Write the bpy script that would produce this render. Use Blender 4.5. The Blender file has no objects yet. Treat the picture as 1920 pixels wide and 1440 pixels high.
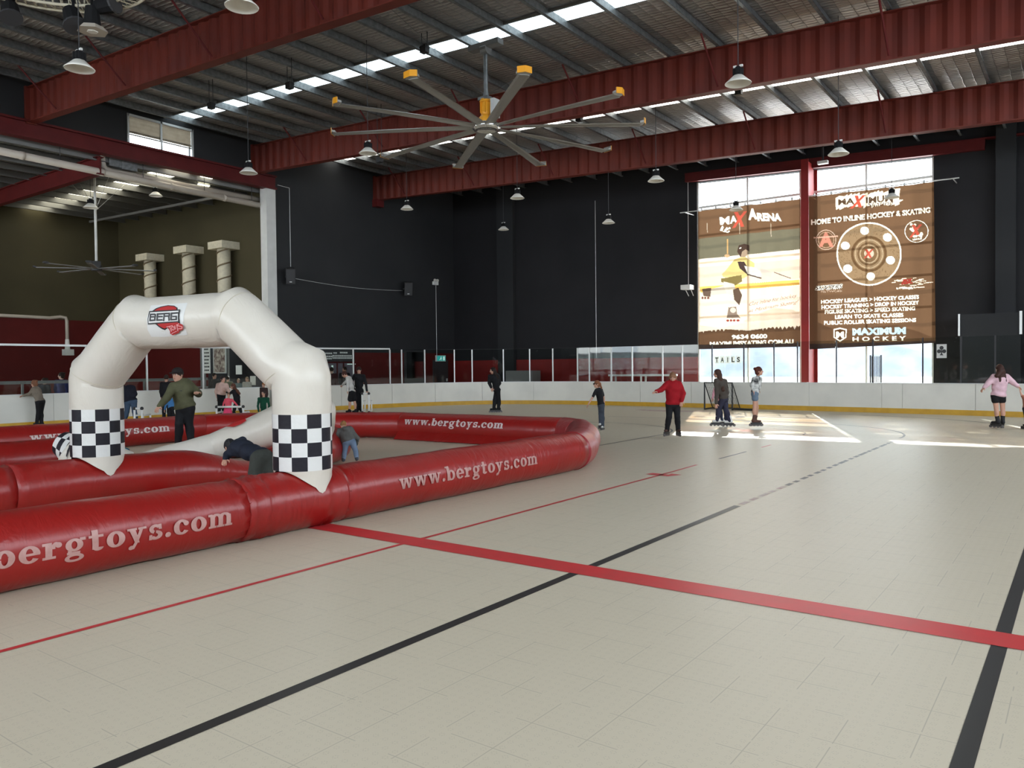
import bpy, math, random
import numpy as np
from mathutils import Vector, Matrix, Euler
random.seed(7); rng = np.random.default_rng(7)
SC = bpy.context.scene
COL = SC.collection
# ---------------------------------------------------------------- camera
PW, PH = 1920, 1440
_v1 = np.array([2040 - 960, 676. - 720]); _v2 = np.array([-1060 - 960, 709. - 720])
FPX = math.sqrt(-(_v1 @ _v2))
_Y = np.array([_v1[0], _v1[1], FPX]); _Y /= np.linalg.norm(_Y)
_X = -np.array([_v2[0], _v2[1], FPX]); _X /= np.linalg.norm(_X)
_Z = np.cross(_X, _Y)
RW = np.stack([_X, _Y, _Z])            # world = RW @ (right, down, forward)
EYE = np.array([0., 0., 1.7])
def ray(px, py):
    d = RW @ np.array([px - 960., py - 720., FPX]); return d
def on(px, py, ax, val):               # the point where the view ray through a pixel meets a world plane
    d = ray(px, py); return EYE + d * ((val - EYE[ax]) / d[ax])
def at(px, py, depth):                 # the point at a given depth
    return EYE + ray(px, py) / FPX * depth
cam_d = bpy.data.cameras.new('camera'); cam = bpy.data.objects.new('camera', cam_d); COL.objects.link(cam)
r, u, b = RW @ [1, 0, 0], -(RW @ [0, 1, 0]), -(RW @ [0, 0, 1])
cam.matrix_world = Matrix(((r[0], u[0], b[0], 0), (r[1], u[1], b[1], 0), (r[2], u[2], b[2], 1.7), (0, 0, 0, 1)))
cam_d.sensor_width = 36; cam_d.lens = FPX * 36 / PW; cam_d.clip_end = 500; cam_d.clip_start = 0.05
SC.camera = cam
# ---------------------------------------------------------------- world, sun, exposure
SKY = 9.0
w = bpy.data.worlds.new('sky'); SC.world = w; w.use_nodes = True
wn = w.node_tree; bg = wn.nodes['Background']
bg.inputs[0].default_value = (0.80, 0.90, 1.0, 1); bg.inputs[1].default_value = SKY
sd = bpy.data.lights.new('sun', 'SUN'); sd.energy = 13; sd.angle = math.radians(0.55); sd.color = (1, .96, .88)
sun = bpy.data.objects.new('sun', sd); COL.objects.link(sun)
sun.rotation_euler = Vector((0.60, -1.6, -1.0)).to_track_quat('-Z', 'Y').to_euler()
sun.location = (-30, 60, 40)
SC.view_settings.view_transform = 'Standard'; SC.view_settings.look = 'None'
SC.view_settings.exposure = -0.17; SC.view_settings.gamma = 1; SC.view_settings.use_curve_mapping = False
cy = SC.cycles
cy.max_bounces = 8; cy.diffuse_bounces = 5; cy.glossy_bounces = 4; cy.transmission_bounces = 6; cy.transparent_max_bounces = 12
cy.sample_clamp_indirect = 6; cy.caustics_reflective = False; cy.caustics_refractive = False
def area(name, loc, direction, sx, sy, power, color=(1, 1, 1), portal=False):
    d = bpy.data.lights.new(name, 'AREA'); d.shape = 'RECTANGLE'; d.size = sx; d.size_y = sy; d.energy = power; d.color = color
    o = bpy.data.objects.new(name, d); COL.objects.link(o); o.location = loc
    o.rotation_euler = Vector(direction).to_track_quat('-Z', 'Y').to_euler()
    if portal: d.cycles.is_portal = True
    return o
# daylight at the back window, plus added fill lights on unseen sides
area('added_fill_front', (-9, -13.8, 7.2), (0, 1, -.10), 34, 5.2, 600, (1, .92, .78))  # added fill from behind the camera, through an invented high opening
area('added_fill_right', (9.8, 8, 7.0), (-1, 0, -.12), 40, 4.6, 480, (1, .94, .82))  # added fill along the unseen right wall, brightens the left half
area('daylight_back_window', (-9.3, 33.25, 5.2), (0, -1, -.05), 9.2, 9.0, 1150, (.93, .96, 1))
area('added_fill_annex', (-34, -3.5, 3.5), (0, 1, 0), 8, 5, 420, (1, .90, .68))  # added warm fill that lifts the olive annex walls

# ---------------------------------------------------------------- materials
M = {}
def mat(name, col, rough=.6, metal=0., spec=.5, bump=None, noise=None, emit=None, estr=0, sheen=0, coat=0):
    """noise=(scale, second colour, amount); bump=(scale, strength, distance)"""
    m = bpy.data.materials.new(name); m.use_nodes = True; nt = m.node_tree
    p = nt.nodes['Principled BSDF']
    p.inputs['Base Color'].default_value = (*col, 1); p.inputs['Roughness'].default_value = rough
    p.inputs['Metallic'].default_value = metal; p.inputs['Specular IOR Level'].default_value = spec
    if sheen: p.inputs['Sheen Weight'].default_value = sheen
    if coat: p.inputs['Coat Weight'].default_value = coat; p.inputs['Coat Roughness'].default_value = .15
    tc = nt.nodes.new('ShaderNodeTexCoord')
    if noise:
        n = nt.nodes.new('ShaderNodeTexNoise'); n.inputs['Scale'].default_value = noise[0]; n.inputs['Detail'].default_value = 5
        nt.links.new(tc.outputs['Object'], n.inputs['Vector'])
        rp = nt.nodes.new('ShaderNodeMapRange'); rp.inputs[1].default_value = .35; rp.inputs[2].default_value = .68
        rp.inputs[3].default_value = 0; rp.inputs[4].default_value = noise[2]
        nt.links.new(n.outputs['Fac'], rp.inputs[0])
        mx = nt.nodes.new('ShaderNodeMix'); mx.data_type = 'RGBA'
        mx.inputs[6].default_value = (*col, 1); mx.inputs[7].default_value = (*noise[1], 1)
        nt.links.new(rp.outputs[0], mx.inputs[0]); nt.links.new(mx.outputs[2], p.inputs['Base Color'])
    if bump:
        n = nt.nodes.new('ShaderNodeTexNoise'); n.inputs['Scale'].default_value = bump[0]; n.inputs['Detail'].default_value = 4
        nt.links.new(tc.outputs['Object'], n.inputs['Vector'])
        bp = nt.nodes.new('ShaderNodeBump'); bp.inputs['Strength'].default_value = bump[1]; bp.inputs['Distance'].default_value = bump[2]
        nt.links.new(n.outputs['Fac'], bp.inputs['Height']); nt.links.new(bp.outputs[0], p.inputs['Normal'])
    if emit:
        p.inputs['Emission Color'].default_value = (*emit, 1); p.inputs['Emission Strength'].default_value = estr
    M[name] = m; return m
def nd(nt, t, **k):
    n = nt.nodes.new(t)
    for a, v in k.items(): setattr(n, a, v)
    return n
def math_n(nt, op, a, b=None, c=None):
    n = nt.nodes.new('ShaderNodeMath'); n.operation = op
    for i, v in enumerate((a, b, c)):
        if v is None: continue
        if isinstance(v, (int, float)): n.inputs[i].default_value = v
        else: nt.links.new(v, n.inputs[i])
    return n.outputs[0]

mat('beam_red', (.140, .022, .013), .5, spec=.25, noise=(1.5, (.105, .021, .016), .8), bump=(30, .1, .01))
mat('beam_dark_red', (.10, .012, .012), .5, spec=.2, noise=(2, (.075, .009, .01), .8))
mat('galv', (.24, .255, .26), .42, .5, noise=(9, (.13, .14, .15), .9))
mat('galv_dull', (.20, .20, .195), .5, .3, noise=(6, (.2, .2, .2), .8))
mat('wall_char', (.019, .0185, .0205), .7, spec=.2, noise=(.5, (.015, .0148, .0165), 1), bump=(3, .12, .02))
mat('wall_charL', (.027, .028, .030), .7, spec=.2, noise=(.4, (.021, .022, .024), 1), bump=(3, .12, .02))
mat('wall_olive', (.062, .053, .028), .7, spec=.2, noise=(.4, (.050, .043, .023), 1), bump=(3, .15, .02))
mat('wall_red', (.095, .008, .007), .6, spec=.2, noise=(1, (.08, .007, .006), 1))
mat('wall_red_bright', (.24, .014, .012), .55, spec=.3, noise=(1, (.19, .012, .011), 1))
mat('white_paint', (.72, .72, .70), .45, noise=(2, (.6, .6, .57), .6))
mat('pale_col', (.62, .62, .60), .5, noise=(2, (.5, .5, .48), .6))
mat('pvc', (.46, .41, .35), .4)
mat('board_white', (.70, .685, .625), .32, noise=(1.1, (.60, .59, .54), .8))
mat('kick_yellow', (.56, .32, .018), .4, noise=(4, (.45, .25, .015), .8))
mat('alu', (.62, .63, .62), .38, .35)
mat('black', (.012, .012, .013), .45)
mat('black_gloss', (.012, .012, .013), .22)
mat('dark', (.03, .03, .033), .6)
mat('shade_white', (.74, .72, .66), .35)
mat('orange', (.78, .34, .02), .35)
mat('fan_blade', (.36, .35, .33), .35, .35)
mat('chrome', (.75, .76, .76), .18, .9)
mat('line_red', (.56, .03, .035), .4, noise=(5, (.46, .04, .04), .7))
mat('line_black', (.018, .018, .018), .4)
mat('line_faded', (.42, .24, .22), .5, noise=(6, (.5, .45, .4), 1))
mat('plaster', (.60, .55, .42), .7, noise=(8, (.48, .44, .34), .8), bump=(40, .2, .01))
mat('rope_dark', (.16, .12, .07), .8)
mat('paper', (.72, .72, .69), .6)
mat('black_matt', (.010, .010, .011), .8, spec=.15)
mat('poster_a', (.10, .05, .045), .5, noise=(7, (.55, .5, .42), 1))
mat('teal', (.02, .30, .30), .5, emit=(.05, .8, .7), estr=.35)
mat('sign_white', (.8, .85, .82), .5, emit=(.7, 1, .9), estr=.5)
mat('ext_ground', (.55, .53, .48), .8)
mat('ext_hill', (.17, .18, .23), .9, noise=(.25, (.30, .30, .34), 1))
mat('net', (.10, .10, .10), .8)
mat('concrete', (.25, .24, .22), .8)
# skylight sheet: clear ribbed fibreglass
def sky_sheet(name, tint, estr, ec):
    m = bpy.data.materials.new(name); m.use_nodes = True; nt = m.node_tree; nt.nodes.clear()
    out = nd(nt, 'ShaderNodeOutputMaterial'); em = nd(nt, 'ShaderNodeEmission'); df = nd(nt, 'ShaderNodeBsdfDiffuse'); ad = nd(nt, 'ShaderNodeAddShader')
    tc = nd(nt, 'ShaderNodeTexCoord'); sx = nd(nt, 'ShaderNodeSeparateXYZ'); nt.links.new(tc.outputs['Object'], sx.inputs[0])
    a = math_n(nt, 'ABSOLUTE', math_n(nt, 'SUBTRACT', math_n(nt, 'FRACT', math_n(nt, 'MULTIPLY', sx.outputs[1], 4.4)), .5))
    b2 = math_n(nt, 'ABSOLUTE', math_n(nt, 'SUBTRACT', math_n(nt, 'FRACT', math_n(nt, 'MULTIPLY', sx.outputs[0], 3.1)), .5))
    g = math_n(nt, 'MAXIMUM', math_n(nt, 'GREATER_THAN', a, .44), math_n(nt, 'MULTIPLY', math_n(nt, 'GREATER_THAN', b2, .465), .8))
    st = math_n(nt, 'MULTIPLY', math_n(nt, 'SUBTRACT', 1.0, math_n(nt, 'MULTIPLY', g, .72)), estr)
    em.inputs[0].default_value = (*ec, 1); nt.links.new(st, em.inputs[1]); df.inputs[0].default_value = (*tint, 1)
    nt.links.new(em.outputs[0], ad.inputs[0]); nt.links.new(df.outputs[0], ad.inputs[1]); nt.links.new(ad.outputs[0], out.inputs[0])
    M[name] = m
sky_sheet('skylight', (.3, .3, .3), 3.4, (.70, .84, .90))
sky_sheet('skylight_bright', (.3, .3, .3), 5.0, (1, .98, .90))
sky_sheet('skylight_warm', (.3, .3, .3), 5.5, (1, .95, .74))
# foil roof insulation held by wire mesh
def foil(name, col, rough):
    m = bpy.data.materials.new(name); m.use_nodes = True; nt = m.node_tree; p = nt.nodes['Principled BSDF']
    p.inputs['Metallic'].default_value = .72; p.inputs['Roughness'].default_value = rough
    tc = nd(nt, 'ShaderNodeTexCoord'); sx = nd(nt, 'ShaderNodeSeparateXYZ'); nt.links.new(tc.outputs['Object'], sx.inputs[0])
    nz = nd(nt, 'ShaderNodeTexNoise'); nz.inputs['Scale'].default_value = 2.2; nz.inputs['Detail'].default_value = 4
    nt.links.new(tc.outputs['Object'], nz.inputs['Vector'])
    wob = math_n(nt, 'MULTIPLY', nz.outputs['Fac'], .16)
    fy = math_n(nt, 'FRACT', math_n(nt, 'MULTIPLY', math_n(nt, 'ADD', sx.outputs[1], wob), 6.6))
    fx = math_n(nt, 'FRACT', math_n(nt, 'MULTIPLY', math_n(nt, 'ADD', sx.outputs[0], math_n(nt, 'MULTIPLY', wob, .4)), 3.3))
    py_ = math_n(nt, 'MULTIPLY', math_n(nt, 'MULTIPLY', fy, math_n(nt, 'SUBTRACT', 1.0, fy)), 4.0)
    px_ = math_n(nt, 'MULTIPLY', math_n(nt, 'MULTIPLY', fx, math_n(nt, 'SUBTRACT', 1.0, fx)), 4.0)
    pil = math_n(nt, 'POWER', math_n(nt, 'MULTIPLY', py_, math_n(nt, 'POWER', px_, .35)), .6)
    nz2 = nd(nt, 'ShaderNodeTexNoise'); nz2.inputs['Scale'].default_value = 9; nz2.inputs['Detail'].default_value = 6
    mp = nd(nt, 'ShaderNodeMapping'); mp.inputs['Scale'].default_value = (.6, 1.6, 1)
    nt.links.new(tc.outputs['Object'], mp.inputs[0]); nt.links.new(mp.outputs[0], nz2.inputs['Vector'])
    h = math_n(nt, 'ADD', math_n(nt, 'MULTIPLY', pil, -1.0), math_n(nt, 'MULTIPLY', nz2.outputs['Fac'], .9))
    bp = nd(nt, 'ShaderNodeBump'); bp.inputs['Strength'].default_value = .85; bp.inputs['Distance'].default_value = .055
    nt.links.new(h, bp.inputs['Height']); nt.links.new(bp.outputs[0], p.inputs['Normal'])
    grid = math_n(nt, 'MAXIMUM', math_n(nt, 'LESS_THAN', fy, .05), math_n(nt, 'LESS_THAN', fx, .03))
    mx = nd(nt, 'ShaderNodeMix', data_type='RGBA'); mx.inputs[6].default_value = (*col, 1); mx.inputs[7].default_value = tuple(c * .55 for c in col) + (1,)
    nt.links.new(grid, mx.inputs[0]); nt.links.new(mx.outputs[2], p.inputs['Base Color'])
    M[name] = m
foil('foil', (.44, .415, .405), .40)
foil('foil_annex', (.36, .36, .32), .5)
# rink floor: interlocking plastic tiles
def floor_mat():
    m = bpy.data.materials.new('sport_tile'); m.use_nodes = True; nt = m.node_tree; p = nt.nodes['Principled BSDF']
    tc = nd(nt, 'ShaderNodeTexCoord'); sx = nd(nt, 'ShaderNodeSeparateXYZ'); nt.links.new(tc.outputs['Object'], sx.inputs[0])
    def edge(o, s, wd):
        f = math_n(nt, 'ABSOLUTE', math_n(nt, 'SUBTRACT', math_n(nt, 'FRACT', math_n(nt, 'MULTIPLY', o, s)), .5)); return math_n(nt, 'GREATER_THAN', f, .5 - wd)
    brk = nd(nt, 'ShaderNodeTexNoise'); brk.inputs['Scale'].default_value = 3.0; brk.inputs['Detail'].default_value = 3; nt.links.new(tc.outputs['Object'], brk.inputs['Vector'])
    seam = math_n(nt, 'MAXIMUM', edge(sx.outputs[0], 1 / .305, .009), edge(sx.outputs[1], 1 / .305, .009))
    seam = math_n(nt, 'MULTIPLY', seam, math_n(nt, 'GREATER_THAN', brk.outputs['Fac'], .47))
    # little rings of dots moulded in each tile
    vx = math_n(nt, 'SUBTRACT', math_n(nt, 'FRACT', math_n(nt, 'MULTIPLY', sx.outputs[0], 1 / .061)), .5)
    vy = math_n(nt, 'SUBTRACT', math_n(nt, 'FRACT', math_n(nt, 'MULTIPLY', sx.outputs[1], 1 / .061)), .5)
    rr = math_n(nt, 'SQRT', math_n(nt, 'ADD', math_n(nt, 'MULTIPLY', vx, vx), math_n(nt, 'MULTIPLY', vy, vy)))
    ring = math_n(nt, 'LESS_THAN', math_n(nt, 'ABSOLUTE', math_n(nt, 'SUBTRACT', rr, .2)), .045)
    ang = math_n(nt, 'ARCTAN2', vy, vx); dots = math_n(nt, 'GREATER_THAN', math_n(nt, 'SINE', math_n(nt, 'MULTIPLY', ang, 6.0)), .1)
    ring = math_n(nt, 'MULTIPLY', ring, dots)
    n1 = nd(nt, 'ShaderNodeTexNoise'); n1.inputs['Scale'].default_value = .35; n1.inputs['Detail'].default_value = 6; nt.links.new(tc.outputs['Object'], n1.inputs['Vector'])
    n2 = nd(nt, 'ShaderNodeTexNoise'); n2.inputs['Scale'].default_value = 14; n2.inputs['Detail'].default_value = 6; nt.links.new(tc.outputs['Object'], n2.inputs['Vector'])
    mx = nd(nt, 'ShaderNodeMix', data_type='RGBA'); mx.inputs[6].default_value = (.545, .475, .352, 1); mx.inputs[7].default_value = (.59, .525, .41, 1)
    nt.links.new(math_n(nt, 'ADD', math_n(nt, 'MULTIPLY', n1.outputs['Fac'], .7), math_n(nt, 'MULTIPLY', n2.outputs['Fac'], .3)), mx.inputs[0])
    # scuffs
    wv = nd(nt, 'ShaderNodeTexNoise'); wv.inputs['Scale'].default_value = 1.0; wv.inputs['Detail'].default_value = 9; wv.inputs['Roughness'].default_value = .75
    mp = nd(nt, 'ShaderNodeMapping'); mp.inputs['Scale'].default_value = (9, 1.3, 1); mp.inputs['Rotation'].default_value = (0, 0, .5)
    nt.links.new(tc.outputs['Object'], mp.inputs[0]); nt.links.new(mp.outputs[0], wv.inputs['Vector'])
    sc = math_n(nt, 'MULTIPLY', math_n(nt, 'GREATER_THAN', wv.outputs['Fac'], .66), .25)
    dk = math_n(nt, 'ADD', math_n(nt, 'MULTIPLY', seam, .36), math_n(nt, 'ADD', math_n(nt, 'MULTIPLY', ring, .20), math_n(nt, 'MULTIPLY', sc, .25)))
    mx2 = nd(nt, 'ShaderNodeMix', data_type='RGBA'); mx2.inputs[7].default_value = (.16, .145, .12, 1)
    nt.links.new(dk, mx2.inputs[0]); nt.links.new(mx.outputs[2], mx2.inputs[6]); nt.links.new(mx2.outputs[2], p.inputs['Base Color'])
    ro = math_n(nt, 'ADD', .30, math_n(nt, 'MULTIPLY', n2.outputs['Fac'], .2)); nt.links.new(ro, p.inputs['Roughness'])
    p.inputs['Specular IOR Level'].default_value = .35
    bp = nd(nt, 'ShaderNodeBump'); bp.inputs['Strength'].default_value = .25; bp.inputs['Distance'].default_value = .003
    nt.links.new(math_n(nt, 'SUBTRACT', n2.outputs['Fac'], seam), bp.inputs['Height']); nt.links.new(bp.outputs[0], p.inputs['Normal'])
    M['floor'] = m
floor_mat()
def glass(name, tint, refl):
    m = bpy.data.materials.new(name); m.use_nodes = True; nt = m.node_tree; nt.nodes.clear()
    out = nd(nt, 'ShaderNodeOutputMaterial'); tr = nd(nt, 'ShaderNodeBsdfTransparent'); gl = nd(nt, 'ShaderNodeBsdfGlossy'); mx = nd(nt, 'ShaderNodeMixShader')
    tr.inputs[0].default_value = (*tint, 1); gl.inputs['Roughness'].default_value = .03
    lw = nd(nt, 'ShaderNodeFresnel'); lw.inputs[0].default_value = 1.5
    nt.links.new(math_n(nt, 'MINIMUM', math_n(nt, 'MULTIPLY', lw.outputs[0], refl), .9), mx.inputs[0])
    nt.links.new(tr.outputs[0], mx.inputs[1]); nt.links.new(gl.outputs[0], mx.inputs[2]); nt.links.new(mx.outputs[0], out.inputs[0]); M[name] = m
glass('rink_glass', (.86, .89, .88), .8)
glass('window_glass', (.97, .98, .98), 1.0)
def vinyl(name, col, dark):
    m = mat(name, col, .36, noise=(1.3, dark, .8), spec=.4, coat=.12)
    nt = m.node_tree; p = nt.nodes['Principled BSDF']; tc = nd(nt, 'ShaderNodeTexCoord')
    n = nd(nt, 'ShaderNodeTexNoise'); n.inputs['Scale'].default_value = 3.0; n.inputs['Detail'].default_value = 3; n.inputs['Distortion'].default_value = 1.5
    mp = nd(nt, 'ShaderNodeMapping'); mp.inputs['Scale'].default_value = (1, 2.2, .7); nt.links.new(tc.outputs['Object'], mp.inputs[0]); nt.links.new(mp.outputs[0], n.inputs['Vector'])
    n2 = nd(nt, 'ShaderNodeTexNoise'); n2.inputs['Scale'].default_value = 22; n2.inputs['Detail'].default_value = 2; nt.links.new(tc.outputs['Object'], n2.inputs['Vector'])
    bp = nd(nt, 'ShaderNodeBump'); bp.inputs['Strength'].default_value = .35; bp.inputs['Distance'].default_value = .03
    nt.links.new(math_n(nt, 'ADD', n.outputs['Fac'], math_n(nt, 'MULTIPLY', n2.outputs['Fac'], .08)), bp.inputs['Height']); nt.links.new(bp.outputs[0], p.inputs['Normal'])
vinyl('vinyl_red', (.275, .010, .008), (.235, .008, .007))
vinyl('vinyl_red_pale', (.31, .026, .030), (.27, .022, .026))
vinyl('vinyl_white', (.63, .59, .52), (.57, .525, .45))
mat('check_black', (.010, .009, .014), .5, spec=.25, bump=(16, .3, .02))
mat('check_white', (.66, .66, .64), .35, bump=(16, .3, .02))
mat('letter_pale', (.46, .26, .235), .5, noise=(14, (.38, .19, .17), .9))
mat('letter_white', (.62, .50, .48), .5)

# ---------------------------------------------------------------- mesh helpers
class MB:
    def __init__(s): s.v = []; s.f = []; s.mi = []
    def add(s, vs, fs, mi=0):
        o = len(s.v); s.v.extend([tuple(map(float, p)) for p in vs]); s.f.extend([tuple(i + o for i in f) for f in fs])
        s.mi.extend([mi] * len(fs) if isinstance(mi, int) else list(mi)); return s
    def box(s, lo, hi, mi=0):
        x0, y0, z0 = lo; x1, y1, z1 = hi
        return s.add([(x0, y0, z0), (x1, y0, z0), (x1, y1, z0), (x0, y1, z0), (x0, y0, z1), (x1, y0, z1), (x1, y1, z1), (x0, y1, z1)],
                     [(0, 3, 2, 1), (4, 5, 6, 7), (0, 1, 5, 4), (1, 2, 6, 5), (2, 3, 7, 6), (3, 0, 4, 7)], mi)
    def bar(s, a, b, w_, h_, mi=0, up=(0, 0, 1)):
        a, b = Vector(a), Vector(b); d = (b - a).normalized(); upv = Vector(up)
        if abs(d.dot(upv)) > .98: upv = Vector((0, 1, 0))
        x = d.cross(upv).normalized() * w_ / 2; y = x.normalized().cross(d) * h_ / 2
        vs = [a - x - y, a + x - y, a + x + y, a - x + y, b - x - y, b + x - y, b + x + y, b - x + y]
        return s.add(vs, [(0, 1, 2, 3), (7, 6, 5, 4), (0, 4, 5, 1), (1, 5, 6, 2), (2, 6, 7, 3), (3, 7, 4, 0)], mi)
    def cyl(s, a, b, r0, r1=None, n=16, mi=0, caps=True):
        r1 = r0 if r1 is None else r1; a, b = Vector(a), Vector(b); d = (b - a).normalized()
        x = d.orthogonal().normalized(); y = d.cross(x)
        vs = []
        for c, rr in ((a, r0), (b, r1)):
            for i in range(n):
                t = 2 * math.pi * i / n; vs.append(c + (x * math.cos(t) + y * math.sin(t)) * rr)
        fs = [(i, (i + 1) % n, n + (i + 1) % n, n + i) for i in range(n)]
        if caps: fs += [tuple(range(n))[::-1], tuple(range(n, 2 * n))]
        return s.add(vs, fs, mi)
    def tube(s, pts, r, n=10, mi=0, caps=True):
        pts = [Vector(p) for p in pts]; L = len(pts); rs = r if hasattr(r, '__len__') else [r] * L
        vs = []; x = None
        for i, p in enumerate(pts):
            d = (pts[min(i + 1, L - 1)] - pts[max(i - 1, 0)]).normalized()
            x = d.orthogonal().normalized() if x is None else (x - d * x.dot(d)).normalized()
            y = d.cross(x)
            for k in range(n):
                t = 2 * math.pi * k / n; vs.append(p + (x * math.cos(t) + y * math.sin(t)) * rs[i])
        fs = [(i * n + k, i * n + (k + 1) % n, (i + 1) * n + (k + 1) % n, (i + 1) * n + k) for i in range(L - 1) for k in range(n)]
        if caps: fs += [tuple(range(n))[::-1], tuple(range((L - 1) * n, L * n))]
        return s.add(vs, fs, mi)
    def lathe(s, c, prof, n=24, mi=0):
        c = Vector(c); vs = [c + Vector((math.cos(2 * math.pi * k / n) * rr, math.sin(2 * math.pi * k / n) * rr, z)) for rr, z in prof for k in range(n)]
        fs = [(i * n + k, i * n + (k + 1) % n, (i + 1) * n + (k + 1) % n, (i + 1) * n + k) for i in range(len(prof) - 1) for k in range(n)]
        return s.add(vs, fs, mi)
    def ball(s, c, r3, n=10, m=6, mi=0):
        c = np.array(c, float); r3 = np.array(r3 if hasattr(r3, '__len__') else [r3] * 3, float)
        vs = [c + r3 * [math.sin(math.pi * j / m) * math.cos(2 * math.pi * k / n), math.sin(math.pi * j / m) * math.sin(2 * math.pi * k / n), math.cos(math.pi * j / m)] for j in range(m + 1) for k in range(n)]
        fs = [(j * n + k, (j + 1) * n + k, (j + 1) * n + (k + 1) % n, j * n + (k + 1) % n) for j in range(m) for k in range(n)]
        return s.add(vs, fs, mi)
    def quad(s, a, b, c, d, mi=0): return s.add([a, b, c, d], [(0, 1, 2, 3)], mi)
    def slab(s, pts, axis, t, mi=0):       # polygon given thickness along an axis vector
        n = len(pts); ax = np.array(axis, float) * t; pts = [np.array(p, float) for p in pts]
        return s.add(pts + [p + ax for p in pts], [tuple(range(n)), tuple(range(2 * n - 1, n - 1, -1))] + [(i, n + i, n + (i + 1) % n, (i + 1) % n) for i in range(n)], mi)
def obj(name, mb, mats, parent=None, smooth=False, loc=None, **props):
    me = bpy.data.meshes.new(name)
    vs = np.array(mb.v, dtype=np.float32).reshape(-1, 3)
    if loc is not None: vs = vs - np.array(loc, dtype=np.float32)
    me.from_pydata(vs.tolist() if len(vs) < 4000 else vs, [], mb.f)
    if isinstance(mats, str): mats = [mats]
    for m in mats: me.materials.append(M[m])
    if len(mats) > 1: me.polygons.foreach_set('material_index', mb.mi)
    if smooth: me.polygons.foreach_set('use_smooth', [True] * len(me.polygons))
    me.update()
    o = bpy.data.objects.new(name, me); COL.objects.link(o)
    if loc is not None: o.location = loc
    if parent:
        o.parent = parent
        if loc is None: o.location = -Vector(parent.location) if parent.type == 'EMPTY' and parent.parent is None else (0, 0, 0)
        else: o.location = Vector(loc) - Vector(parent.location)
    for k, v in props.items(): o[k] = v
    return o
def sub(name, mb, mats, parent, smooth=False, **props):      # sub-part: same frame as its part
    o = obj(name, mb, mats, None, smooth, **props); o.parent = parent; return o
def thing(name, label, cat, loc=(0, 0, 0), group=None):
    o = bpy.data.objects.new(name, None); COL.objects.link(o); o.location = loc; o.empty_display_size = .2
    o['label'] = label; o['category'] = cat
    if group: o['group'] = group
    return o
def tag(o, label, cat, group=None):
    o['label'] = label; o['category'] = cat
    if group: o['group'] = group
    return o
def struct(name, mb, mats, **k): o = obj(name, mb, mats, **k); o['kind'] = 'structure'; return o
def copy_tree(o, parent=None):
    c = o.copy(); COL.objects.link(c)
    if parent: c.parent = parent; c.matrix_parent_inverse = o.matrix_parent_inverse
    for ch in [x for x in o.children]: copy_tree(ch, c)
    return c
def roofz(x): return 11.24 - .0445 * (x + 28)
def beamtop(x): return 10.97 - .0445 * (x + 28)
# ================================================================ the hall
WL, WB = -28.0, 33.0           # left wall plane, back wall plane
XR, YF = 10.0, -14.0
b = MB(); b.quad((-42, YF, 0), (XR, YF, 0), (XR, WB + .2, 0), (-42, WB + .2, 0)); FLOOR = struct('floor', b, 'floor')
# floor markings: thin tape strips on the tiles
def strip(pts, wd, m, z=.002, nm='line_marking'):
    b = MB(); pts = [np.array(p, float) for p in pts]; vs = []
    for i, p in enumerate(pts):
        d = pts[min(i + 1, len(pts) - 1)] - pts[max(i - 1, 0)]; d /= np.linalg.norm(d); n = np.array([-d[1], d[0]]) * wd / 2
        vs += [(*(p - n), z), (*(p + n), z)]
    b.add(vs, [(2 * i, 2 * i + 1, 2 * i + 3, 2 * i + 2)[::-1] for i in range(len(pts) - 1)]); o = obj(nm, b, m); o.parent = FLOOR; return o
strip([(XR, 5.61), (-26, 5.61)], .29, 'line_red', .004)
strip([(-5.335, YF), (-5.33, 11.6), (-5.35, 12.6)], .05, 'line_red', .003)
strip([(-5.35, 13.6), (-5.35, 15.0)], .045, 'line_black', .003)
strip([(-5.36, 15.9), (-5.36, 16.5)], .045, 'line_red', .003)
strip([(-5.55, 11.2), (-5.2, 11.15), (-5.15, 11.35)], .2, 'line_red', .003)
def arc(cx, cy_, rr, a0, a1, n=24): return [(cx + rr * math.cos(math.radians(a0 + (a1 - a0) * i / n)), cy_ + rr * math.sin(math.radians(a0 + (a1 - a0) * i / n))) for i in range(n + 1)]
strip([(-3.39, YF), (-3.39, 9.2)], .085, 'line_black')
for i in range(26):          # worn, broken stretch of the black line
    y0 = 9.3 + i * .36
    strip([(-3.39, y0), (-3.39, y0 + random.uniform(.18, .36))], .07, 'line_faded' if i < 5 else 'line_black')
strip([(-3.42, 19.4)] + arc(-7.0, 19.6, 3.6, 0, 90), .05, 'line_black')
strip([(-7, 23.2), (-13, 23.2)], .05, 'line_black')
strip([(-.42, YF), (-.42, 19.0)] + arc(-7.0, 21.0, 6.5, 0, 90), .085, 'line_black')
strip([(-5.45, 19.2)] + arc(-6.9, 19.3, 1.4, 0, 80), .045, 'line_black')
strip([(-8.4, YF), (-8.4, 17.4)] + arc(-11.4, 17.6, 3.0, 0, 90) + [(-15, 20.6)], .05, 'line_black')
b = MB(); P = [(-13.9 + 2.9 * t, 26.9 + (-.5 if 0 < t < 1 else 0) * math.sin(math.pi * t)) for t in np.linspace(0, 1, 13)]
b.add([(x, y, .003) for x, y in P] + [(-11.0, 27.4, .003), (-13.9, 27.4, .003)], [tuple(range(15))]); o = obj('goal_crease', b, 'line_faded', FLOOR); o.location = (0, 0, 0)

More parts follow.
